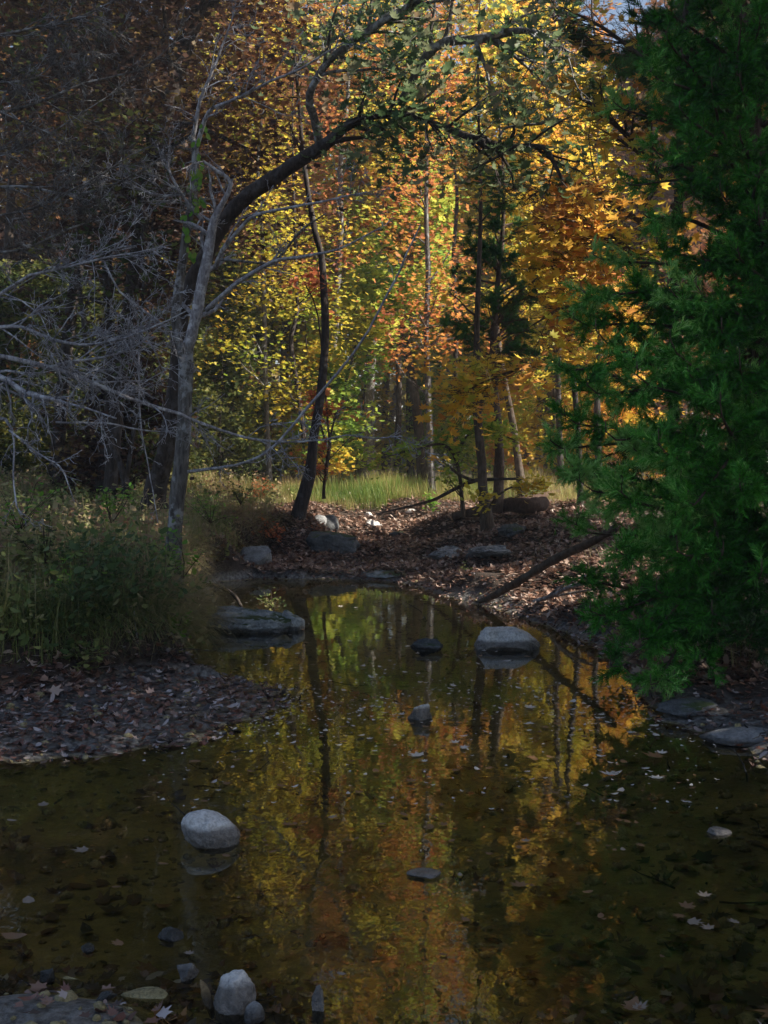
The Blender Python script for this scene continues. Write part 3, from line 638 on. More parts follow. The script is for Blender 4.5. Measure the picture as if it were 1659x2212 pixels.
plant(1150, 1078, 24, .4, 'green seedling behind the big log', 'weed', 5, .14, MAPLE_LO)
plant(1000, 1245, 16.5, .22, 'thin weed sprouting in the leaves of the far shore', 'weed', 4, .05)
plant(1345, 1395, 9.6, .4, 'pale green weed under the lowest cedar bough', 'vine', 6, .07)
plant(178, 1440, 8.5, .3, 'fern green weed at the foot of the left bank', 'weed', 6, .08)
for px_, py_, Y_, h_, mt_, lab_ in ((60, 1380, 8.6, .5, 'weed', 'leafy green weed at the left edge of the picture above the mud spit'), (130, 1300, 9.3, .5, 'vine', 'light green broad-leaved weed in the middle of the left grass'), (290, 1290, 10, .5, 'weed', 'green weed left of the grey trunk foot'),
        (40, 1150, 10.5, .7, 'vine', 'tall light green weed at the far left above the bank'), (240, 1130, 12, .6, 'vine', 'yellow-green weed on the bank below the split tree'), (330, 1400, 9.4, .35, 'weed', 'green weed hanging over the undercut bank'), (455, 1130, 16, .7, 'vine', 'green shrub right of the grey trunk'), (520, 1090, 19, .6, 'olive', 'olive shrub on the bank above the blocky stone'),
        (100, 1220, 10, .6, 'olive', 'straw and olive weed clump in the left grass'), (210, 1360, 9, .45, 'olive', 'olive weed with drooping leaves above the mud spit')):
    plant(px_, py_, Y_, h_, lab_, mt_, 9, .07, spread=.6)
plant(375, 1375, 9.4, .2, 'small bright weed on the undercut bank edge', 'vine', 4, .08)
plant(590, 1165, 20.5, .5, 'red-leaved bramble over the dark undercut bank', 'red', 12, .08, spread=1.3, name='bramble')
plant(520, 1180, 19.3, .5, 'brown-red bramble added over the blocky stone to darken the bank', 'brown', 12, .08, spread=1.4, name='bramble')  # brown brambles added here to darken the undercut bank face
plant(460, 1215, 17.0, .5, 'dry brown bramble added behind the curved stick to darken the bank', 'brown', 12, .08, spread=1.3, name='bramble')
plant(690, 1165, 21.0, .3, 'red seedlings hanging beside the mossy overhanging stone', 'red', 8, .07, spread=1.3, name='bramble')
plant(560, 1075, 24.0, .5, 'pinkish red bush in the grass left of the forked tree', 'red', 10, .09, spread=.9, name='bramble')

# ------------------------------------------------------------------ trees
def leaves_obj(name, cen, mat, parent, tm, size, tiltsd=.6, hang=0.0):
    cen = np.asarray(cen); m = len(cen)
    return mkw(name, *instance(*tm, cen, rand_rot(m, tiltsd), RNG.uniform(*size, m)), M[mat], parent)
def px_path(lst, Y0, Y1=None):
    Y1 = Y0 if Y1 is None else Y1; n = len(lst); P = []; R = []
    for i, (x, y, w) in enumerate(lst):
        Y = Y0+(Y1-Y0)*i/(n-1); P.append(at(x, y, Y)); R.append(w/2*Y/FP)
    return np.array(P), np.array(R)
def PXY(P):
    v = P-np.array([0, 0, CAMH]); f = v@FWD; return 829.5+FP*v[:, 0]/f, 1106-FP*(v@UPV)/f
def hero(label, stems, bark, crown=None, keep=None, twigs=None, name='tree', step=.12, cat='tree', group=None, rough=.05, twigmat=None):
    """stems: list of (pxlist, Y0, Y1, twig params or None)"""
    p0, _ = px_path(stems[0][0], stems[0][1], stems[0][2]); e = empty(name, tuple(p0[0]), label, cat, group)
    T = Tubes(); tips = []; TWs = []
    for k, (pl, Y0, Y1, tp) in enumerate(stems):
        P, R = px_path(pl, Y0, Y1)
        if k == 0:
            P = np.vstack([P[0]-np.array([0, 0, .25]), P]); R = np.concatenate([[R[0]*1.5], R]); R[1] *= 1.15
        P2, R2 = resample(P, R, step if R.max() > .03 else step*.7)
        if step < .3: P2 = P2+np.cumsum(RNG.normal(0, .003, P2.shape), 0)*np.clip(np.arange(len(P2)), 0, 1)[:, None]
        TW = T
        if tp and twigmat and k > 0: TW = Tubes(); TWs.append(TW)
        TW.add(P2, R2, 12 if R.max() > .05 else 6, rough)
        if tp:
            side(TW, tips, P2, R2, np.linalg.norm(P2[-1]-P2[0]) if 'L' not in tp else tp['L'], 0, np.random.default_rng(tp.get('seed', k+11)), tp)
    mkw('trunk' , *T.out(), M[bark], e, True)
    for TW in TWs:
        if TW.V: mkw('branch', *TW.out(), M[twigmat], e, True)
    if crown:
        mat, n, spread, tm, size = crown; tips = np.array(tips); c = tips[RNG.integers(0, len(tips), n)]+RNG.normal(0, spread, (n, 3))
        if keep is not None: c = c[keep(*PXY(c))]
        leaves_obj('crown', c, mat, e, tm, size)
    return e, np.array(tips) if len(tips) else None
BARE = dict(lev=3, n=[17, 6, 3], w=.16, ang=(25, 60), lf=(.22, .5), rf=.55, rmin=.0042, L=1.5, t0=.1, taper=.35)
BARE2 = dict(BARE, n=[12, 5, 4], L=1.3)
# left foreground tree
main, _ = hero('twin-stemmed grey tree at the edge of the left bank, hung with bare twigs', [
    ([(372, 1258, 44), (374, 1180, 36), (384, 1080, 34), (396, 960, 32), (400, 860, 31), (402, 790, 34), (400, 745, 34)], 11.3, 11.3, None),
    ([(400, 760, 24), (380, 690, 22), (392, 590, 20), (405, 500, 19), (422, 410, 17), (424, 320, 15), (415, 295, 13)], 11.3, 11.3, None),
    ([(402, 760, 26), (420, 700, 24), (440, 600, 24), (455, 530, 22), (462, 480, 17), (480, 440, 12), (496, 400, 10), (470, 375, 7), (435, 350, 6)], 11.3, 10.9, dict(BARE2, seed=5)),
    ([(424, 320, 12), (450, 245, 9), (510, 215, 7), (580, 180, 6), (650, 150, 5), (740, 95, 3)], 11.3, 10.4, dict(BARE2, seed=6)),
    ([(416, 300, 10), (430, 215, 8), (455, 150, 6), (480, 80, 4), (500, 20, 3)], 11.3, 11, dict(BARE2, seed=7)),
    ([(445, 670, 11), (500, 620, 10), (540, 595, 9), (590, 565, 8), (650, 555, 7), (725, 540, 5), (820, 495, 3)], 11.1, 10.0, dict(BARE2, seed=8, n=[9, 4, 3], L=1.1)),
    ([(465, 580, 11), (480, 540, 10), (525, 485, 8), (555, 460, 7), (635, 445, 6), (740, 425, 4), (790, 415, 2)], 11.1, 10.2, dict(BARE2, seed=9, n=[9, 4, 3], L=1.1)),
    ([(600, 560, 6), (650, 495, 5), (700, 460, 3)], 10.8, 10.6, None),
    ([(470, 560, 6), (535, 565, 5), (590, 570, 4)], 11.1, 10.8, None),
    ([(400, 420, 7), (340, 425, 6), (280, 400, 4), (220, 380, 2)], 11.3, 10.8, dict(BARE2, seed=10)),
    ([(440, 478, 8), (400, 430, 7), (365, 365, 5), (370, 300, 3)], 11.2, 11.0, dict(BARE2, seed=12)),
    ([(398, 1020, 8), (450, 1012, 7), (510, 1003, 6), (560, 985, 6), (600, 958, 6), (665, 880, 6), (732, 805, 6), (799, 712, 5), (858, 603, 5), (875, 561, 4), (912, 485, 3)], 11.3, 10.6, dict(BARE2, seed=13, n=[5, 3, 2], L=.8))],
    'bark', name='bare_tree', twigmat='twig', rough=.06)
# vine leaves up the left stem
vc = []
for (x, y) in [(425, 330), (415, 360), (428, 375), (412, 400), (432, 395), (420, 430), (436, 440), (409, 470), (405, 490), (412, 540), (415, 550), (430, 300), (440, 280), (436, 425), (418, 450), (408, 505)]:
    for _ in range(3): vc.append(at(x+RNG.normal(0, 5), y+RNG.normal(0, 8), 11.15))
e = empty('climbing_vine', tuple(vc[0]), 'bright green heart-leaved vine climbing the left stem', 'vine'); vc = np.array(vc)
mkw('foliage', *instance(*OVAL, vc, rot(RNG.uniform(-.6, .6, len(vc)), RNG.normal(1.5, .3, len(vc)), RNG.normal(3.1, .3, len(vc))), RNG.uniform(.05, .1, len(vc))), M['vine'], e)

# bare thicket tree reaching in from the left
B3 = dict(BARE, L=1.35, n=[22, 7, 4], rmin=.0031)
hero('bare pale-twigged tree reaching in from the left edge over the bank', [
    ([(-90, 1180, 60), (-80, 1000, 54), (-60, 880, 50), (-55, 760, 44), (-60, 600, 40), (-80, 400, 34)], 8.2, 8.2, None),
    ([(-60, 760, 12), (0, 769, 11), (100, 794, 10), (175, 819, 10), (225, 839, 9), (280, 859, 8), (340, 879, 8), (390, 894, 7), (430, 911, 7), (480, 929, 6), (530, 944, 6), (590, 954, 5), (650, 953, 4), (700, 949, 4), (750, 939, 3), (800, 947, 3), (870, 940, 2)], 8.2, 8.8, dict(B3, seed=21, n=[26, 6, 4], L=1.3)),
    ([(-60, 800, 15), (0, 812, 14), (60, 850, 10), (120, 865, 8), (170, 880, 5), (240, 905, 4)], 8.2, 7.2, dict(B3, seed=22)),
    ([(-60, 710, 10), (40, 705, 8), (110, 730, 7), (190, 740, 6), (270, 720, 4), (340, 690, 4), (400, 660, 2)], 8.2, 7.4, dict(B3, seed=23)),
    ([(-60, 660, 9), (0, 635, 8), (65, 595, 7), (150, 575, 5), (240, 555, 4), (350, 535, 2)], 8.2, 7.6, dict(B3, seed=24)),
    ([(225, 565, 4), (260, 630, 4), (325, 680, 4), (380, 725, 2)], 8.3, 8.3, dict(B3, seed=27, n=[6, 4, 3], L=.8)),
    ([(-60, 900, 9), (10, 905, 8), (27, 950, 5), (30, 1020, 4), (40, 1090, 4), (52, 1110, 2)], 8.2, 7.6, dict(B3, seed=28, n=[6, 4, 3], L=.8)),
    ([(20, 930, 5), (60, 965, 5), (105, 995, 4), (130, 1010, 3), (160, 1085, 2)], 7.8, 7.4, dict(B3, seed=29, n=[6, 4, 3], L=.8)),
    ([(100, 795, 6), (150, 780, 6), (220, 770, 5), (300, 740, 4), (350, 700, 2)], 8.2, 8.2, dict(B3, seed=30)),
    ([(300, 760, 5), (305, 900, 4), (320, 990, 3), (345, 1130, 2)], 9, 8.8, dict(B3, seed=33, n=[4, 3, 2], L=.5)),
    ([(120, 912, 5), (225, 909, 4), (300, 923, 4), (375, 931, 2)], 8.1, 8.3, dict(B3, seed=34, n=[8, 4, 3], L=.8))],
    'twig', name='bare_tree', twigmat='twig')
B3a = dict(B3, rmin=.0036)
hero('dark bare tree with a web of thin twigs across the upper left', [
    ([(-120, 1150, 34), (-115, 900, 32), (-100, 600, 28), (-90, 300, 20), (-80, 60, 12)], 9.4, 9.4, None),
    ([(-100, 500, 7), (0, 465, 5), (75, 450, 5), (200, 390, 4), (280, 340, 3), (330, 318, 2)], 9.4, 9.6, dict(B3a, seed=25)),
    ([(-100, 560, 6), (50, 540, 5), (140, 500, 4), (230, 470, 4), (320, 440, 2), (400, 400, 2)], 9.4, 9.8, dict(B3a, seed=26)),
    ([(-100, 350, 7), (20, 330, 5), (100, 290, 4), (180, 240, 3), (260, 190, 2)], 9.4, 10, dict(B3a, seed=31)),
    ([(-100, 180, 6), (60, 170, 4), (140, 120, 3), (230, 100, 2)], 9.4, 10, dict(B3a, seed=32)),
    ([(-100, 420, 8), (40, 400, 6), (150, 420, 5), (260, 390, 4), (360, 330, 2)], 9.4, 9.8, dict(B3, seed=81)),
    ([(-95, 260, 7), (60, 230, 6), (180, 180, 4), (300, 150, 3), (380, 90, 2)], 9.4, 10, dict(B3, seed=82)),
    ([(-85, 90, 6), (60, 60, 5), (180, 30, 4), (280, -20, 2)], 9.4, 10, dict(B3, seed=83))],
    'bark', name='bare_tree', twigmat='bark')
# big leaning oak behind, crown over the creek
OAKP = dict(lev=3, n=[9, 4, 3], w=.14, ang=(30, 70), lf=(.4, .7), rf=.6, rmin=.004, L=2.4, t0=.25)
hero('big dark oak leaning right over the creek with hanging grey-green leaves', [
    ([(333, 1062, 42), (352, 1000, 40), (372, 900, 38), (385, 760, 34), (400, 640, 33), (440, 560, 33), (480, 480, 34), (540, 412, 33), (610, 365, 30), (700, 305, 25), (760, 258, 20), (860, 238, 13), (960, 268, 12), (1040, 300, 18), (1120, 312, 15), (1172, 312, 12), (1212, 382, 6)], 15.5, 12.5, dict(OAKP, seed=2, t0=.62, n=[26, 4, 3], L=1.7)),
    ([(690, 312, 18), (678, 250, 18), (668, 205, 17), (712, 130, 14), (820, 50, 15), (890, 15, 18), (960, -50, 16)], 14.4, 12.8, dict(OAKP, seed=3, n=[16, 4, 3], L=1.9)),
    ([(860, 225, 12), (940, 100, 18), (1040, 80, 20), (1150, 62, 12), (1230, 110, 8)], 13.4, 12.5, dict(OAKP, seed=4, n=[16, 4, 3], L=1.5)),
    ([(1120, 312, 8), (1060, 345, 5), (1020, 365, 3)], 12.6, 12.3, None),
    ([(1080, 312, 8), (1090, 275, 6), (1180, 262, 5), (1200, 230, 3)], 12.7, 12.4, dict(OAKP, seed=5, n=[6, 4, 3], L=.8))],
    'bark_dark', ('oak', 3600, .36, OAK, (.11, .19)), keep=lambda x, y: (x < 1230) & (y < 430) & (RNG.uniform(0, 1, len(x)) < np.where(x > 930, .34, 1)), name='leaning_oak', rough=.08, twigmat='bark')

# slim trees on and behind the far bank -----------------------------------------
def slim(label, path, Y, crown=None, P=None, bark='bark', extra=(), name='tree', Y1=None, top=True, group=None):
    path = list(path); g0 = atground(path[0][0], path[0][1]); print(label[:40], 'Y', Y, '->', round(g0[1], 1))
    if g0[1] < 45 and Y < 26: Y = g0[1]
    if top:   # continue the stem above what is traced
        x0, y0, w0 = path[-1]; x1, y1, _ = path[-2]; dx = (x0-x1)/max(1, (y1-y0))
        for k in (1, 2, 3, 4): path.append((x0+dx*130*k*.5+RNG.normal(0, 6), y0-150*k, w0*(1-.2*k)))
    stems = [(path, Y, Y1 or Y, P)] + [(p, Y, Y1 or Y, pp) for p, pp in extra]
    return hero(label, stems, bark, crown, name=name, step=.3, group=group)
MAP = dict(lev=3, n=[18, 4, 3], w=.12, ang=(45, 80), lf=(.5, .8), rf=.45, rmin=.004, L=2.2, t0=.35, flat=.25)
slim('leaning forked grey tree rooted on the undercut far bank', [(642, 1122, 30), (669, 1023, 26), (677, 947, 20), (694, 842, 19), (703, 716, 17), (698, 611, 16), (694, 548, 14), (680, 498, 13)], 21,
     ('rust', 2600, .35, MAPLE_LO, (.10, .16)), dict(MAP, seed=41, t0=.65, L=2.6), 'bark_dark')
slim('straighter grey tree just right of the leaning forked one', [(707, 1054, 24), (694, 968, 18), (699, 863, 18), (717, 767, 17), (726, 674, 16), (732, 548, 14), (736, 498, 13)], 24.5,
     ('orange', 2600, .25, MAPLE_LO, (.10, .16)), dict(MAP, seed=42, t0=.35), 'bark')
slim('thin crooked tree left of the leaning forked one', [(655, 930, 9), (642, 834, 9), (631, 767, 10), (629, 725, 9), (642, 674, 8), (640, 611, 7)], 29,
     ('yellow', 2600, .3, MAPLE_LO, (.10, .16)), dict(MAP, seed=43, t0=.1), 'bark_dark')
slim('tall slim tree at the meadow edge in the centre', [(933, 1058, 17), (930, 980, 15), (925, 842, 14), (921, 716, 12), (925, 590, 12), (921, 485, 10)], 27.5,
     ('orange', 3400, .3, MAPLE_LO, (.10, .16)), dict(MAP, seed=44, t0=.2, n=[24, 4, 3], L=2.0), 'bark')
slim('thick-trunked tree standing behind the green meadow', [(795, 988, 26), (797, 900, 22), (803, 758, 20), (816, 611, 18), (820, 480, 15)], 37,
     ('yellow', 5200, .35, MAPLE_LO, (.11, .18)), dict(MAP, seed=45, t0=.2, n=[26, 4, 3], L=2.8), 'bark')
slim('dark knobbed tree standing in the leaves before the big log', [(1055, 1148, 30), (1043, 1060, 22), (1041, 1000, 20), (1034, 926, 19), (1030, 863, 18), (1030, 716, 13), (1034, 590, 10)], 19.4,
     ('maple', 500, .22, MAPLE, (.11, .17)), dict(MAP, seed=46, t0=.3, n=[16, 4, 3], L=1.6), 'bark_brown',
     extra=[([(1036, 875, 14), (1046, 866, 16), (1052, 856, 12)], None), ([(1040, 1038, 7), (1015, 1036, 7), (985, 1020, 6), (972, 1008, 5)], None)])
slim('leaf-hidden tree leaning left behind the big log', [(1131, 1084, 20), (1118, 989, 16), (1106, 905, 14), (1089, 821, 14), (1078, 758, 14), (1070, 680, 10)], 23.5, None, None, 'bark_brown', top=False)
slim('broad grey trunk right of the meadow among yellow leaves', [(1169, 975, 20), (1168, 900, 18), (1170, 800, 16), (1172, 700, 14)], 33, ('yellow', 4200, .35, MAPLE_LO, (.11, .18)), dict(MAP, seed=48, t0=.15, n=[24, 4, 3], L=2.6), 'bark')
slim('slim dark trunk standing at the edge of the cedar', [(1254, 1098, 14), (1250, 960, 12), (1238, 800, 12), (1232, 700, 10)], 22, ('maple', 3600, .28, MAPLE_LO, (.10, .16)), dict(MAP, seed=49, t0=.45, n=[22, 4, 3], L=2.0), 'bark_dark')
slim('pale slim trunk in the grass left of centre', [(581, 1018, 12), (576, 900, 11), (572, 760, 11), (570, 620, 10), (566, 500, 9)], 28, ('yellow', 2600, .3, MAPLE_LO, (.10, .16)), dict(MAP, seed=50, t0=.15), 'bark')
slim('stout dark trunk at the far left behind the grass', [(178, 1048, 30), (190, 960, 27), (195, 860, 26), (192, 700, 24), (190, 520, 22)], 18, ('brown', 2500, .3, MAPLE_LO, (.10, .16)), dict(MAP, seed=51, t0=.3, L=2.4), 'bark_dark')
slim('second dark trunk, just right of the stout one', [(222, 1030, 26), (232, 940, 26), (240, 850, 24), (238, 700, 20), (225, 500, 18)], 20, ('brown', 4000, .3, MAPLE_LO, (.10, .16)), dict(MAP, seed=52, t0=.3, L=2.4), 'bark_dark')
slim('dark tree splitting in a low V behind the left grass', [(272, 1040, 16), (255, 990, 12), (225, 920, 11), (200, 840, 10), (180, 700, 9)], 17, ('olive', 1800, .28, MAPLE_LO, (.09, .15)), dict(MAP, seed=53, t0=.3), 'bark_dark',
     extra=[([(272, 1040, 12), (285, 960, 10), (292, 900, 9), (300, 780, 8), (310, 600, 6), (305, 400, 5)], dict(MAP, seed=54))])
slim('great dark trunk leaning across the upper left', [(240, 1030, 26), (262, 800, 28), (300, 520, 30), (335, 330, 32), (372, 200, 34), (405, 90, 34), (440, -20, 32)], 19, ('brown', 15000, .5, MAPLE_LO, (.10, .16)), dict(MAP, seed=55, t0=.35, n=[26, 4, 3], L=2.8, flat=.6), 'bark_dark')
slim('tall dark trunk rising through the upper left corner', [(120, 1030, 26), (150, 700, 26), (190, 420, 26), (205, 280, 26), (175, 120, 26), (150, -20, 24)], 22, ('brown', 15000, .5, MAPLE_LO, (.10, .16)), dict(MAP, seed=56, t0=.35, n=[26, 4, 3], L=3.0, flat=.6), 'bark_dark')
slim('thin black trunk in the woods just left of the small cedar', [(985, 1008, 12), (982, 850, 11), (986, 700, 10), (980, 560, 9)], 33, None, None, 'bark_dark')
slim('straight black trunk between the broad grey one and the cedar', [(1212, 1040, 14), (1206, 860, 12), (1208, 700, 11), (1214, 560, 10)], 29, None, None, 'bark_dark')
slim('black trunk showing through the left side of the cedar', [(1296, 1060, 15), (1290, 860, 13), (1300, 650, 12), (1296, 480, 10)], 27, None, None, 'bark_dark')
slim('dark trunk right of the thick one behind the meadow', [(858, 990, 13), (862, 820, 12), (856, 640, 11), (862, 480, 9)], 38, None, None, 'bark_dark')
# maple boughs: yellow-orange maple leaning in from the right at mid distance
MB = dict(lev=3, n=[22, 5, 3], w=.10, ang=(30, 65), lf=(.4, .65), rf=.45, rmin=.004, L=1.9, t0=.15, flat=.2)
hero('golden maple spreading layered boughs over the right side behind the cedar', [
    ([(1450, 1150, 24), (1455, 900, 22), (1460, 600, 20), (1470, 300, 17), (1480, 50, 12), (1500, -200, 8)], 15.5, 15.5, None),
    ([(1430, 600, 16), (1330, 560, 12), (1250, 540, 9), (1190, 570, 6), (1150, 610, 3)], 15.5, 13.5, dict(MB, seed=61)),
    ([(1440, 520, 16), (1340, 450, 12), (1260, 400, 9), (1190, 400, 6), (1140, 430, 3)], 15.5, 14, dict(MB, seed=62)),
    ([(1420, 760, 14), (1330, 690, 10), (1230, 660, 7), (1150, 700, 4)], 15.5, 13.5, dict(MB, seed=63)),
    ([(1420, 880, 12), (1340, 820, 9), (1240, 790, 7), (1120, 800, 5), (1000, 850, 3)], 15.5, 14.8, dict(MB, seed=64)),
    ([(1445, 400, 14), (1360, 300, 11), (1280, 230, 8), (1220, 200, 4)], 15.5, 15, dict(MB, seed=65)),
    ([(1470, 200, 12), (1380, 120, 9), (1300, 60, 7), (1220, 20, 4)], 15.5, 15, dict(MB, seed=66)),
    ([(1450, 450, 14), (1540, 380, 10), (1640, 330, 6)], 15.5, 15, dict(MB, seed=67)),
    ([(1430, 650, 14), (1380, 560, 10), (1300, 500, 6), (1200, 470, 4)], 15.5, 13, dict(MB, seed=68))],
    'bark_dark', ('maple', 6500, .15, MAPLE, (.10, .17)), keep=lambda x, y: ~((x < 1150+40*np.sin(y*.02)) & (y < 770)) & (RNG.uniform(0, 1, len(x)) < np.clip((y-60)/330, .12, 1)), name='maple', step=.25, twigmat='bark_brown')
hero('young green-gold sapling with flat leaves below the orange boughs', [
    ([(1000, 1090, 8), (990, 1000, 7), (960, 960, 6), (900, 970, 4), (840, 985, 3)], 21, 19.5, dict(MB, seed=70, n=[12, 4, 3], L=.9, rmin=.003)),
    ([(985, 990, 6), (1010, 940, 5), (1060, 930, 4), (1110, 950, 3)], 20.8, 20, dict(MB, seed=71, n=[12, 4, 3], L=.8, rmin=.003))],
    'bark_brown', ('lime', 1100, .1, OVAL, (.08, .14)), name='sapling')
hero('red maple sapling glowing beside the forked trees', [
    ([(700, 1050, 6), (712, 960, 5), (730, 890, 4), (760, 880, 3)], 22, 21.5, dict(MB, seed=72, n=[10, 4, 3], L=.8, rmin=.003)),
    ([(705, 960, 5), (680, 880, 4), (670, 850, 3)], 22, 21.5, dict(MB, seed=73, n=[8, 4, 3], L=.7, rmin=.003)),
    ([(712, 960, 5), (690, 700, 4), (660, 610, 3)], 22, 21.5, dict(MB, seed=74, n=[12, 4, 3], L=.9, t0=.7, rmin=.003))],
    'bark_brown', ('red', 480, .1, MAPLE, (.10, .15)), name='sapling')
hero('small golden seedling tree by the knobbed trunk foot', [
    ([(1052, 1110, 6), (1075, 1070, 5), (1110, 1050, 4), (1150, 1050, 3)], 19.2, 18.8, dict(MB, seed=75, n=[10, 4, 3], L=.6, rmin=.003))],
    'bark_brown', ('yellow', 240, .07, OVAL, (.08, .14)), name='sapling')

# ------------------------------------------------------------------ cedars
def cedar_boughs(T, sp, boughs, rng, dens=1.0, sprig_len=(.07, .13)):
    """each bough: (start, tip, r0). collects sprig centres/directions"""
    for a, b, r0 in boughs:
        a = np.array(a, float); b = np.array(b, float); L = np.linalg.norm(b-a)
        mid = (a+b)/2+np.array([0, 0, .06*L])+rng.normal(0, .04*L, 3)
        q, rr = resample([a, mid, b, b+(b-mid)*.12+np.array([0, 0, .05*L])], [r0, r0*.6, r0*.22, r0*.08], .08)
        T.add(q, np.maximum(rr, .003), 5)
        n = int(L*17*dens)
        for _ in range(n):
            t = rng.uniform(.22, 1)**.8; i = min(int(t*(len(q)-1)), len(q)-2)
            d = q[i+1]-q[i]; d /= np.linalg.norm(d)
            s = rng.normal(size=3); s[2] *= .55; s -= d*s.dot(d); s /= np.linalg.norm(s)+1e-6
            LL = (1.05-.85*t)*min(L, 2.2)*rng.uniform(.10, .27)+.06
            bd = d*rng.uniform(.5, 1.1)+s*rng.uniform(.5, 1.0)+np.array([0, 0, rng.uniform(-.22, .22)])
            p = wander_poly(q[i], bd, LL, 4, .12, rng, -.02); T.add(p, np.linspace(.004, .0015, 5), 3)
            m = int(LL*rng.uniform(110, 170)*dens)+6
            u = rng.uniform(.05, 1, m)*4; j = np.minimum(u.astype(int), 3); f = (u-j)[:, None]
            c = p[j]*(1-f)+p[j+1]*f; dd = (p[j+1]-p[j]); dd /= np.linalg.norm(dd, axis=1, keepdims=True)
            dd = dd+rng.normal(0, .5, (m, 3)); sp.append((c, dd))
def cedar(label, base, top_h, boughs, mat, seed, r=.1, dens=1.0, slen=(.06, .12), name='cedar_tree', trunk_px=None):
    rng = np.random.default_rng(seed); e = empty(name, tuple(base), label, 'cedar tree'); T = Tubes(); B = Tubes(); sp = []
    base = np.array(base, float)
    q = np.array([base+np.array([.1*math.sin(k*1.1+seed)*(k > 0), .06*math.cos(k), top_h*k/7]) for k in range(8)]); q[0, 2] -= .2
    T.add(*resample(q, np.linspace(r, r*.15, 8), .25), 12, .07)
    cedar_boughs(B, sp, boughs(base, rng), rng, dens)
    mkw('trunk', *T.out(), M['cedar_bark'], e, True); mkw('boughs', *B.out(), M['cedar_bark'], e)
    c = np.concatenate([s[0] for s in sp]); d = np.concatenate([s[1] for s in sp]); m = len(c)
    mkw('foliage', *instance(*SPRIG, c, align(d, rng), rng.uniform(*slen, m)), M[mat], e); print(name, 'sprigs', m)
    return e
def big_boughs(base, rng):
    out = []
    tips = [(1212, 968, 8.6), (1245, 915, 8.9), (1230, 800, 9.3), (1262, 700, 9.0), (1300, 560, 9.6), (1280, 640, 8.6), (1345, 235, 9.6), (1400, 120, 9.4), (1370, 400, 10), (1310, 740, 8.3), (1240, 1010, 8.2),
            (1290, 850, 8.0), (1330, 950, 7.9), (1270, 1150, 8.8), (1265, 1250, 8.6), (1300, 1330, 8.2), (1340, 1440, 7.9), (1420, 1475, 7.8), (1280, 1060, 8.2), (1360, 1080, 7.7), (1400, 830, 7.9), (1460, 760, 7.8),
            (1440, 980, 7.6), (1500, 1090, 7.5), (1480, 1200, 7.6), (1560, 900, 7.6), (1600, 1060, 7.4), (1640, 1250, 7.4), (1540, 1330, 7.6), (1400, 1380, 7.9), (1460, 640, 8.2), (1560, 720, 8), (1520, 560, 8.6), (1430, 540, 8.8),
            (1500, 420, 9), (1600, 300, 8.8), (1480, 250, 9), (1560, 150, 8.8), (1640, 60, 8.8), (1450, 30, 9.3), (1640, 480, 8.5), (1660, 650, 8.2), (1350, 1200, 8.0), (1440, 1290, 7.8), (1700, 900, 7.6), (1720, 1150, 7.6), (1520, -60, 9), (1420, -120, 9.2), (1620, -150, 9), (1400, 40, 9.5), (1385, -60, 9.8), (1445, 90, 9.2), (1475, -40, 9), (1420, 170, 9.3), (1540, 200, 8.8), (1600, 60, 8.8), (1420, 330, 9.6), (1500, 330, 9), (1560, 420, 8.8), (1480, 130, 9.2), (1600, 180, 8.8), (1540, 40, 9), (1400, 470, 9.4), (1640, 380, 8.6), (1600, 560, 8.3), (1520, 640, 8.2), (1600, 800, 7.8), (1500, 820, 7.9), (1560, 1200, 7.6), (1460, 1100, 8), (1390, 640, 9), (1360, 760, 8.8), (1620, 1380, 8), (1520, 1430, 8), (1380, 980, 8.4)]
    for (x, y, Y) in tips:
        tp = at(x, y, Y); h = np.clip(tp[2]-base[2]-rng.uniform(.0, .5), .25, 6.2)
        out.append((base+np.array([.0, 0, h]), tp, .028))
    for k in range(50):    # all round the trunk, so that the tree is whole from the side too
        h = rng.uniform(.4, 6.4); a = rng.uniform(-1.9, 1.9) ; R = (2.5-.25*h)*rng.uniform(.6, 1.05)+.2
        out.append((base+np.array([0, 0, h]), base+np.array([math.cos(a)*R, math.sin(a)*R, h+rng.uniform(-.1, .6)]), .022))
    return out
cb = atz(1585, 1400, .3)
cedar('big green cedar filling the right side of the creek bank', (3.35, 10.2, float(height(3.35, 10.2))), 8.0, big_boughs, 'cedar', 5, .11, .62, (.06, .13))
def cone_boughs(H0, H1, R0, n, lean=(0, 0)):
    def f(base, rng):
        out = []
        for k in range(n):
            t = rng.uniform(0, 1); h = H0+(H1-H0)*t; a = rng.uniform(0, 6.283); R = R0*(1-t*.8)*rng.uniform(.55, 1.1)+.15
            out.append((base+np.array([0, 0, h]), base+np.array([math.cos(a)*R, math.sin(a)*R, h+R*rng.uniform(.1, .6)]), .025))
        return out
    return f
cedar('second cedar standing deeper behind the big one at the right edge', (5.5, 10.4, float(height(5.5, 10.4))), 10.5, cone_boughs(.5, 10.3, 3.1, 200), 'cedar', 18, .14, .8, (.08, .15))
cedar('tall third cedar closing the upper right corner', (5.6, 15.0, float(height(5.6, 15.0))), 12.5, cone_boughs(4.2, 12.3, 2.9, 150), 'cedar_dark', 28, .16, .7, (.10, .18))
p = at(1075, 1085, 21.0); cedar('dark slender cedar rising behind the knobbed tree', (p[0], p[1], p[2]), 7.2, cone_boughs(2.6, 6.6, .9, 62), 'cedar_dark', 8, .10, .8, (.10, .17))
p = at(1190, 1040, 32); cedar('tall dark cedar high behind the golden maple', (p[0], p[1], p[2]), 15.0, cone_boughs(8, 15, 1.9, 60), 'cedar_dark', 9, .2, .5, (.2, .32))
p = at(620, 1000, 48); cedar('distant dark cedar in the upper middle of the woods', (p[0], p[1], p[2]), 20.0, cone_boughs(8, 20, 2.3, 60), 'cedar_dark', 10, .25, .4, (.25, .4))

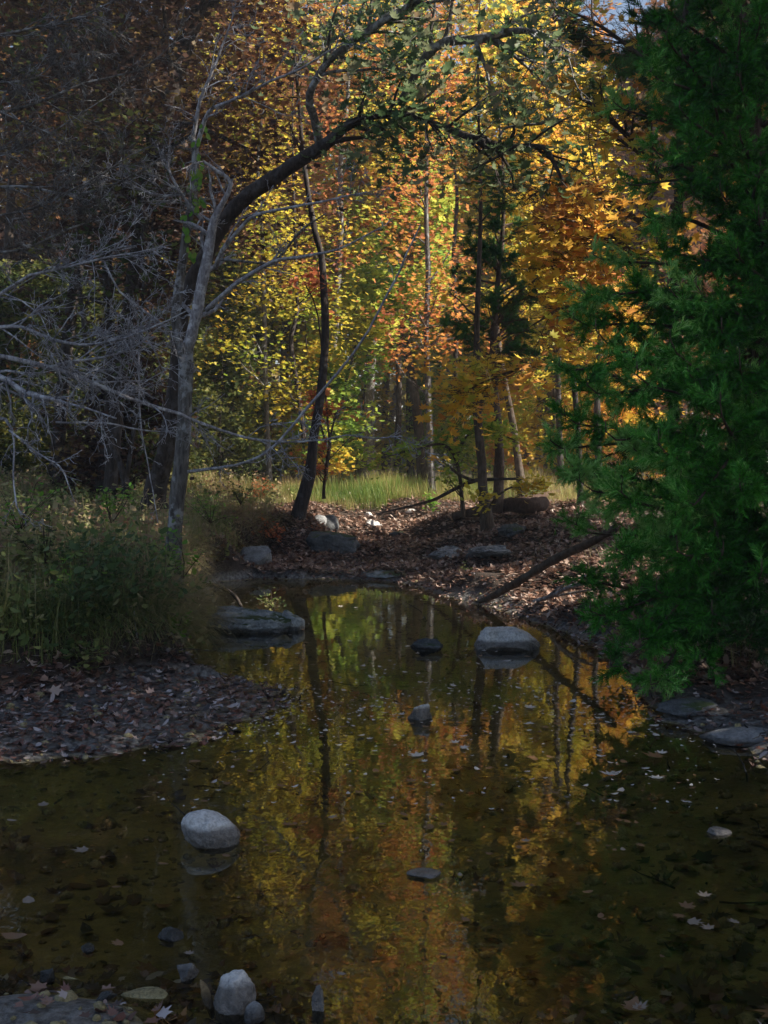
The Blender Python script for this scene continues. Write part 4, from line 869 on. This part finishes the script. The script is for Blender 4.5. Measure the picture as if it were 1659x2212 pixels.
# ------------------------------------------------------------------ woods behind
def woodtree_proto(seed, H, lowest, leafn, spread, tm, size, R=.14, nb=16, L=3.0):
    rng = np.random.default_rng(seed); T = Tubes(); tips = []
    q = wander_poly((0, 0, -.3), (rng.normal(0, .05), rng.normal(0, .05), 1), H, 12, .035, rng, .01)
    T.add(q, np.linspace(R, R*.18, 13), 9, .05)
    P = dict(lev=2, n=[nb, 5], w=.13, ang=(35, 70), lf=(.45, .8), rf=.42, rmin=.008, L=L, t0=lowest)
    B = Tubes(); side(B, tips, q, np.linspace(R, R*.18, 13), L, 0, rng, P, lowest)
    tips = np.array(tips); c = tips[rng.integers(0, len(tips), leafn)]+rng.normal(0, spread, (leafn, 3))
    tv, tf = merge([T.out(), B.out()])
    lv, lf = instance(*tm, c, rand_rot(leafn, .7, rng), rng.uniform(*size, leafn))
    mt = tri_mesh('trunk', tv, tf, True); mt.materials.append(M['bark']); mc = tri_mesh('crown', lv, lf); mc.materials.append(M['yellow'])
    return mt, mc
TALL = [woodtree_proto(200+k, 17, .36, 7500, .33, MAPLE_LO, (.15, .30), .17, 34, 4.0) for k in range(3)]
UNDER = [woodtree_proto(300+k, 6.5, .12, 5000, .22, MAPLE_LO, (.12, .22), .06, 26, 2.1) for k in range(3)]
def woodtree(X, Y, proto, mat, bark, s, label, group, name):
    z = float(height(X, Y)); e = empty(name, (X, Y, z), label, 'tree', group); e.scale = (s, s, s*random.uniform(.9, 1.15)); e.rotation_euler = (random.uniform(-.04, .04), random.uniform(-.04, .04), random.uniform(0, 6.28))
    for me, nm, m in ((proto[0], 'trunk', bark), (proto[1], 'crown', mat)):
        o = bpy.data.objects.new(nm, me); C.objects.link(o); o.parent = e
        o.material_slots[0].link = 'OBJECT'; o.material_slots[0].material = M[m]
    return e
random.seed(11)
LAB = {'yellow': 'yellow-leaved', 'lime': 'lime green', 'orange': 'orange-leaved', 'rust': 'rust-brown', 'brown': 'dark brown', 'olive': 'olive green', 'maple': 'golden', 'red': 'red'}
def pick(px, layer):
    if px < 400: c = ['brown', 'brown', 'brown', 'olive', 'rust'] if layer else ['olive', 'brown', 'rust', 'olive']  # brown leaves on the left, also picked dark to stand in for shade
    elif px < 560: c = ['brown', 'brown', 'rust', 'yellow', 'orange'] if layer else ['rust', 'olive', 'yellow', 'olive']
    elif px < 980: c = ['yellow', 'orange', 'lime', 'yellow', 'lime', 'lime'] if layer else ['lime', 'yellow', 'lime', 'yellow', 'yellow']
    elif px < 1250: c = ['orange', 'yellow', 'orange', 'lime'] if layer else ['yellow', 'lime', 'orange', 'maple']
    else: c = ['orange', 'rust', 'maple', 'orange']
    return random.choice(c)
placed = []
def try_place(Y, pxlo, pxhi, mind):
    for _ in range(60):
        px = random.uniform(pxlo, pxhi); y = Y+random.uniform(-3, 3); X = (px-829.5)/FP*y
        if all((X-a)**2+(y-b)**2 > mind**2 for a, b in placed): placed.append((X, y)); return X, y, px
    return None
for Y, n in ((40, 7), (48, 9), (57, 11), (68, 13)):
    for k in range(n):
        r = try_place(Y, -150, 1480 if Y < 60 else 1800, 3.2)
        if not r: continue
        c = pick(r[2], 1); woodtree(r[0], r[1], random.choice(TALL), c, random.choice(['bark_brown', 'bark_dark', 'bark_dark']), random.uniform(.85, 1.25), 'tall %s tree in the woods beyond the meadow' % LAB[c], 'tall trees in the far woods', 'tall_tree')
for Y, n in ((35, 10), (41, 14), (49, 14)):
    for k in range(n):
        r = try_place(Y, -100, 1500, 1.8)
        if not r: continue
        c = pick(r[2], 0); woodtree(r[0], r[1], random.choice(UNDER), c, 'bark_dark', random.uniform(.75, 1.2), 'low %s tree filling the understory beyond the meadow' % LAB[c], 'understory trees beyond the meadow', 'understory_tree')
for Y, n, lo, hi in ((23, 5, -50, 480), (28, 5, -50, 520), (29, 3, 1150, 1500)):
    for k in range(n):
        r = try_place(Y, lo, hi, 1.3)
        if not r: continue
        c = pick(r[2], 0); woodtree(r[0], r[1], random.choice(UNDER), c, 'bark_dark', random.uniform(.6, .95), 'small %s tree behind the bank grass' % LAB[c], 'small trees behind the bank grass', 'understory_tree')
for X, Y, c, s in ((-7.5, 19, 'brown', .8), (-9, 26, 'rust', .9), (-6.2, 27, 'brown', .85), (-10, 33, 'brown', 1), (-5, 33, 'rust', .95)):
    woodtree(X, Y, random.choice(TALL), c, 'bark_dark', s, 'tall %s tree at the side of the glade' % LAB[c], 'tall trees flanking the glade', 'tall_tree')
for X, Y, c, sc in ((10.7, 40, 'rust', 1.35), (12.2, 45, 'rust', 1.35), (13.5, 50, 'rust', 1.1), (17.5, 55, 'orange', 1.1), (15, 45, 'rust', 1.05), (19, 62, 'rust', 1.2), (11.5, 42, 'rust', 1.0), (10.5, 1.9, 'olive', 1.0), (7, 2.4, 'rust', .8), (12.5, 14.6, 'rust', 1.0), (6.8, 16.3, 'rust', .9), (10.5, 17.5, 'olive', .95), (8, 1, 'rust', .95), (12.5, 4.5, 'olive', 1.0), (9, 7, 'olive', .9), (14, -2, 'rust', 1.05), (7.5, -4, 'olive', .9), (17, 3, 'brown', 1.1), (16, 8, 'olive', 1.1), (14, 19, 'rust', 1.05), (11, -7, 'rust', 1), (5.5, -1.5, 'olive', .8)):  # the nearer ones are added, mostly out of view, to shade creek and maple
    woodtree(X, Y, random.choice(TALL), c, 'bark_dark', sc, ('tall %s shade tree added on the near right bank' if Y < 30 else 'tall %s tree deep in the woods behind the cedar') % LAB[c], 'shade trees added on the near right bank' if Y < 30 else 'tall trees behind the cedar', 'tall_tree')
# far wood reading as one mass
rng = np.random.default_rng(99); m = 60000
a = rng.uniform(-.62, .62, m); D = rng.uniform(78, 105, m); cen = np.stack([np.sin(a)*D, np.cos(a)*D, 1+rng.uniform(0, 1, m)**1.3*20], -1)
cen += np.stack([np.zeros(m), np.zeros(m), 3*np.sin(a*40)], -1)
fw = mk('far_woods', *instance(*QUAD, cen, rand_rot(m, .9, rng), rng.uniform(.5, 1.1, m)), leafmat('leaf_far', [(.04, .05, .02), (.16, .13, .03), (.36, .24, .04), (.4, .30, .05)], .4, .05)); tag(fw, 'far-off autumn woods closing the view', 'woods', kind='stuff')

# ------------------------------------------------------------------ fallen wood
def pole(label, pts, Y0, Y1, mat='log', name='fallen_log', extra=(), cat='log', rough=.09, ground=False):
    P, R = px_path(pts, Y0, Y1)
    if ground:
        P = np.array([atground(x, y+w*.35) for x, y, w in pts]); R = np.array([w/2*q[1]/FP for (x, y, w), q in zip(pts, P)]); P[:, 2] += R*1.0+.09
    e = empty(name, tuple(P[0]), label, cat); T = Tubes(); T.add(*resample(P, R, .1), 10, rough)
    mkw('stem', *T.out(), M[mat], e, True)
    for px_, a, b in extra:
        T = Tubes(); P, R = px_path(px_, a, b); T.add(*resample(P, R, .08), 6, rough); mkw('branch', *T.out(), M[mat], e, True)
    return e
pole('long bare pole slanting from the cedar down into the water', [(1030, 1301, 8), (1060, 1289, 15), (1110, 1262, 17), (1170, 1225, 18), (1225, 1195, 19), (1275, 1172, 19), (1330, 1140, 18)], 14.1, 12.0, 'bark_brown', 'fallen_pole')
pole('big rotten log lying behind the knobbed tree', [(978, 1128, 16), (1030, 1118, 22), (1090, 1105, 30), (1140, 1108, 34), (1175, 1102, 30)], 21.2, 22.2, ground=True)
pole('long thin log running up behind the rotten one', [(1090, 1098, 14), (1160, 1085, 14), (1210, 1072, 14), (1250, 1060, 13)], 23.0, 24.5, ground=True)
pole('thin fallen branch across the meadow foot ending at the knobbed tree', [(815, 1110, 4), (900, 1090, 6), (940, 1078, 7), (985, 1055, 8), (1020, 1040, 9), (1045, 1036, 8), (1130, 1034, 5)], 24, 19.6, 'bark_dark', 'fallen_branch')
pole('bundle of grey dead branches on the shore under the pole', [(1150, 1300, 8), (1190, 1288, 9), (1230, 1268, 10), (1290, 1255, 8)], 13.2, 12.2, 'bark', 'fallen_branch', extra=[([(1180, 1290, 5), (1220, 1262, 5), (1275, 1240, 4)], 13, 12.3), ([(1190, 1290, 5), (1240, 1280, 5), (1290, 1272, 4)], 13, 12.3)])
pole('curved dead stick behind the mossy slab', [(430, 1262, 8), (470, 1266, 9), (505, 1285, 9), (522, 1312, 7)], 14.6, 13.4, 'bark_dark', 'fallen_branch')
pole('dark drowned branch at the end of the mud spit', [(520, 1500, 6), (560, 1496, 12), (590, 1494, 14), (604, 1495, 10)], 8.5, 8.5, 'bark_dark', 'driftwood')
for k, (pts, lab) in enumerate([([(250, 1380, 5), (272, 1375, 8), (282, 1410, 7), (280, 1450, 5)], 'bent pale root hanging from the undercut left bank'),
                         ([(290, 1320, 3), (296, 1380, 4), (306, 1420, 3), (312, 1455, 2)], 'thin root dangling right of the bent one')]):
    pole(lab, pts, 9.1, 9.0, 'twig', 'hanging_root', cat='root')
pole('gnarled dark root along the right bank', [(1380, 1530, 6), (1440, 1500, 9), (1510, 1492, 11), (1600, 1480, 14), (1700, 1470, 18)], 8.6, 8.4, 'bark_dark', 'exposed_root', cat='root', extra=[([(1440, 1500, 6), (1500, 1515, 6), (1580, 1520, 5)], 8.5, 8.0)])

# ------------------------------------------------------------------ haze: volume added to lay a soft glow over the woods
def haze():
    x0, x1, y0, y1, z0, z1 = -1000, 1000, -500, 1300, -2, 34
    V = [(x, y, z) for z in (z0, z1) for y in (y0, y1) for x in (x0, x1)]
    F = [(0, 2, 3, 1), (4, 5, 7, 6), (0, 1, 5, 4), (2, 6, 7, 3), (0, 4, 6, 2), (1, 3, 7, 5)]
    m, nt, out = newmat('haze'); pv = nt.nodes.new('ShaderNodeVolumePrincipled'); pv.inputs['Color'].default_value = (.92, .93, .95, 1); pv.inputs['Density'].default_value = HAZE; pv.inputs['Anisotropy'].default_value = .2
    nt.links.new(pv.outputs[0], out.inputs['Volume'])
    o = mk('haze', V, F, m); tag(o, 'thin pale haze added for a soft glow over the woods', 'haze', kind='stuff')
HAZE = .0018
if HAZE: haze()
# ------------------------------------------------------------------ light
SUN_AZ, SUN_EL = math.radians(97), math.radians(37)
s = Vector((math.sin(SUN_AZ)*math.cos(SUN_EL), math.cos(SUN_AZ)*math.cos(SUN_EL), math.sin(SUN_EL)))
sl = bpy.data.lights.new('sun', 'SUN'); sl.energy = 5.0; sl.angle = math.radians(.5); sl.color = (1, .90, .74)
so = bpy.data.objects.new('sun', sl); C.objects.link(so); so.rotation_euler = s.to_track_quat('Z', 'Y').to_euler()
wd = bpy.data.worlds.new('World'); scene.world = wd; wd.use_nodes = True; nt = wd.node_tree; nt.nodes.clear()
sky = nt.nodes.new('ShaderNodeTexSky'); sky.sky_type = 'NISHITA'; sky.sun_disc = False; sky.sun_elevation = SUN_EL; sky.sun_rotation = SUN_AZ; sky.air_density = 1.0; sky.dust_density = 1.0
bg = nt.nodes.new('ShaderNodeBackground'); bg.inputs['Strength'].default_value = .062; wo = nt.nodes.new('ShaderNodeOutputWorld')
nt.links.new(sky.outputs[0], bg.inputs['Color']); nt.links.new(bg.outputs[0], wo.inputs['Surface'])
scene.view_settings.view_transform = 'Standard'; scene.view_settings.look = 'None'; scene.view_settings.gamma = 1; scene.view_settings.exposure = 1.3
scene.render.engine = 'CYCLES'
scene.cycles.max_bounces = 6; scene.cycles.diffuse_bounces = 3; scene.cycles.transmission_bounces = 4; scene.cycles.transparent_max_bounces = 6
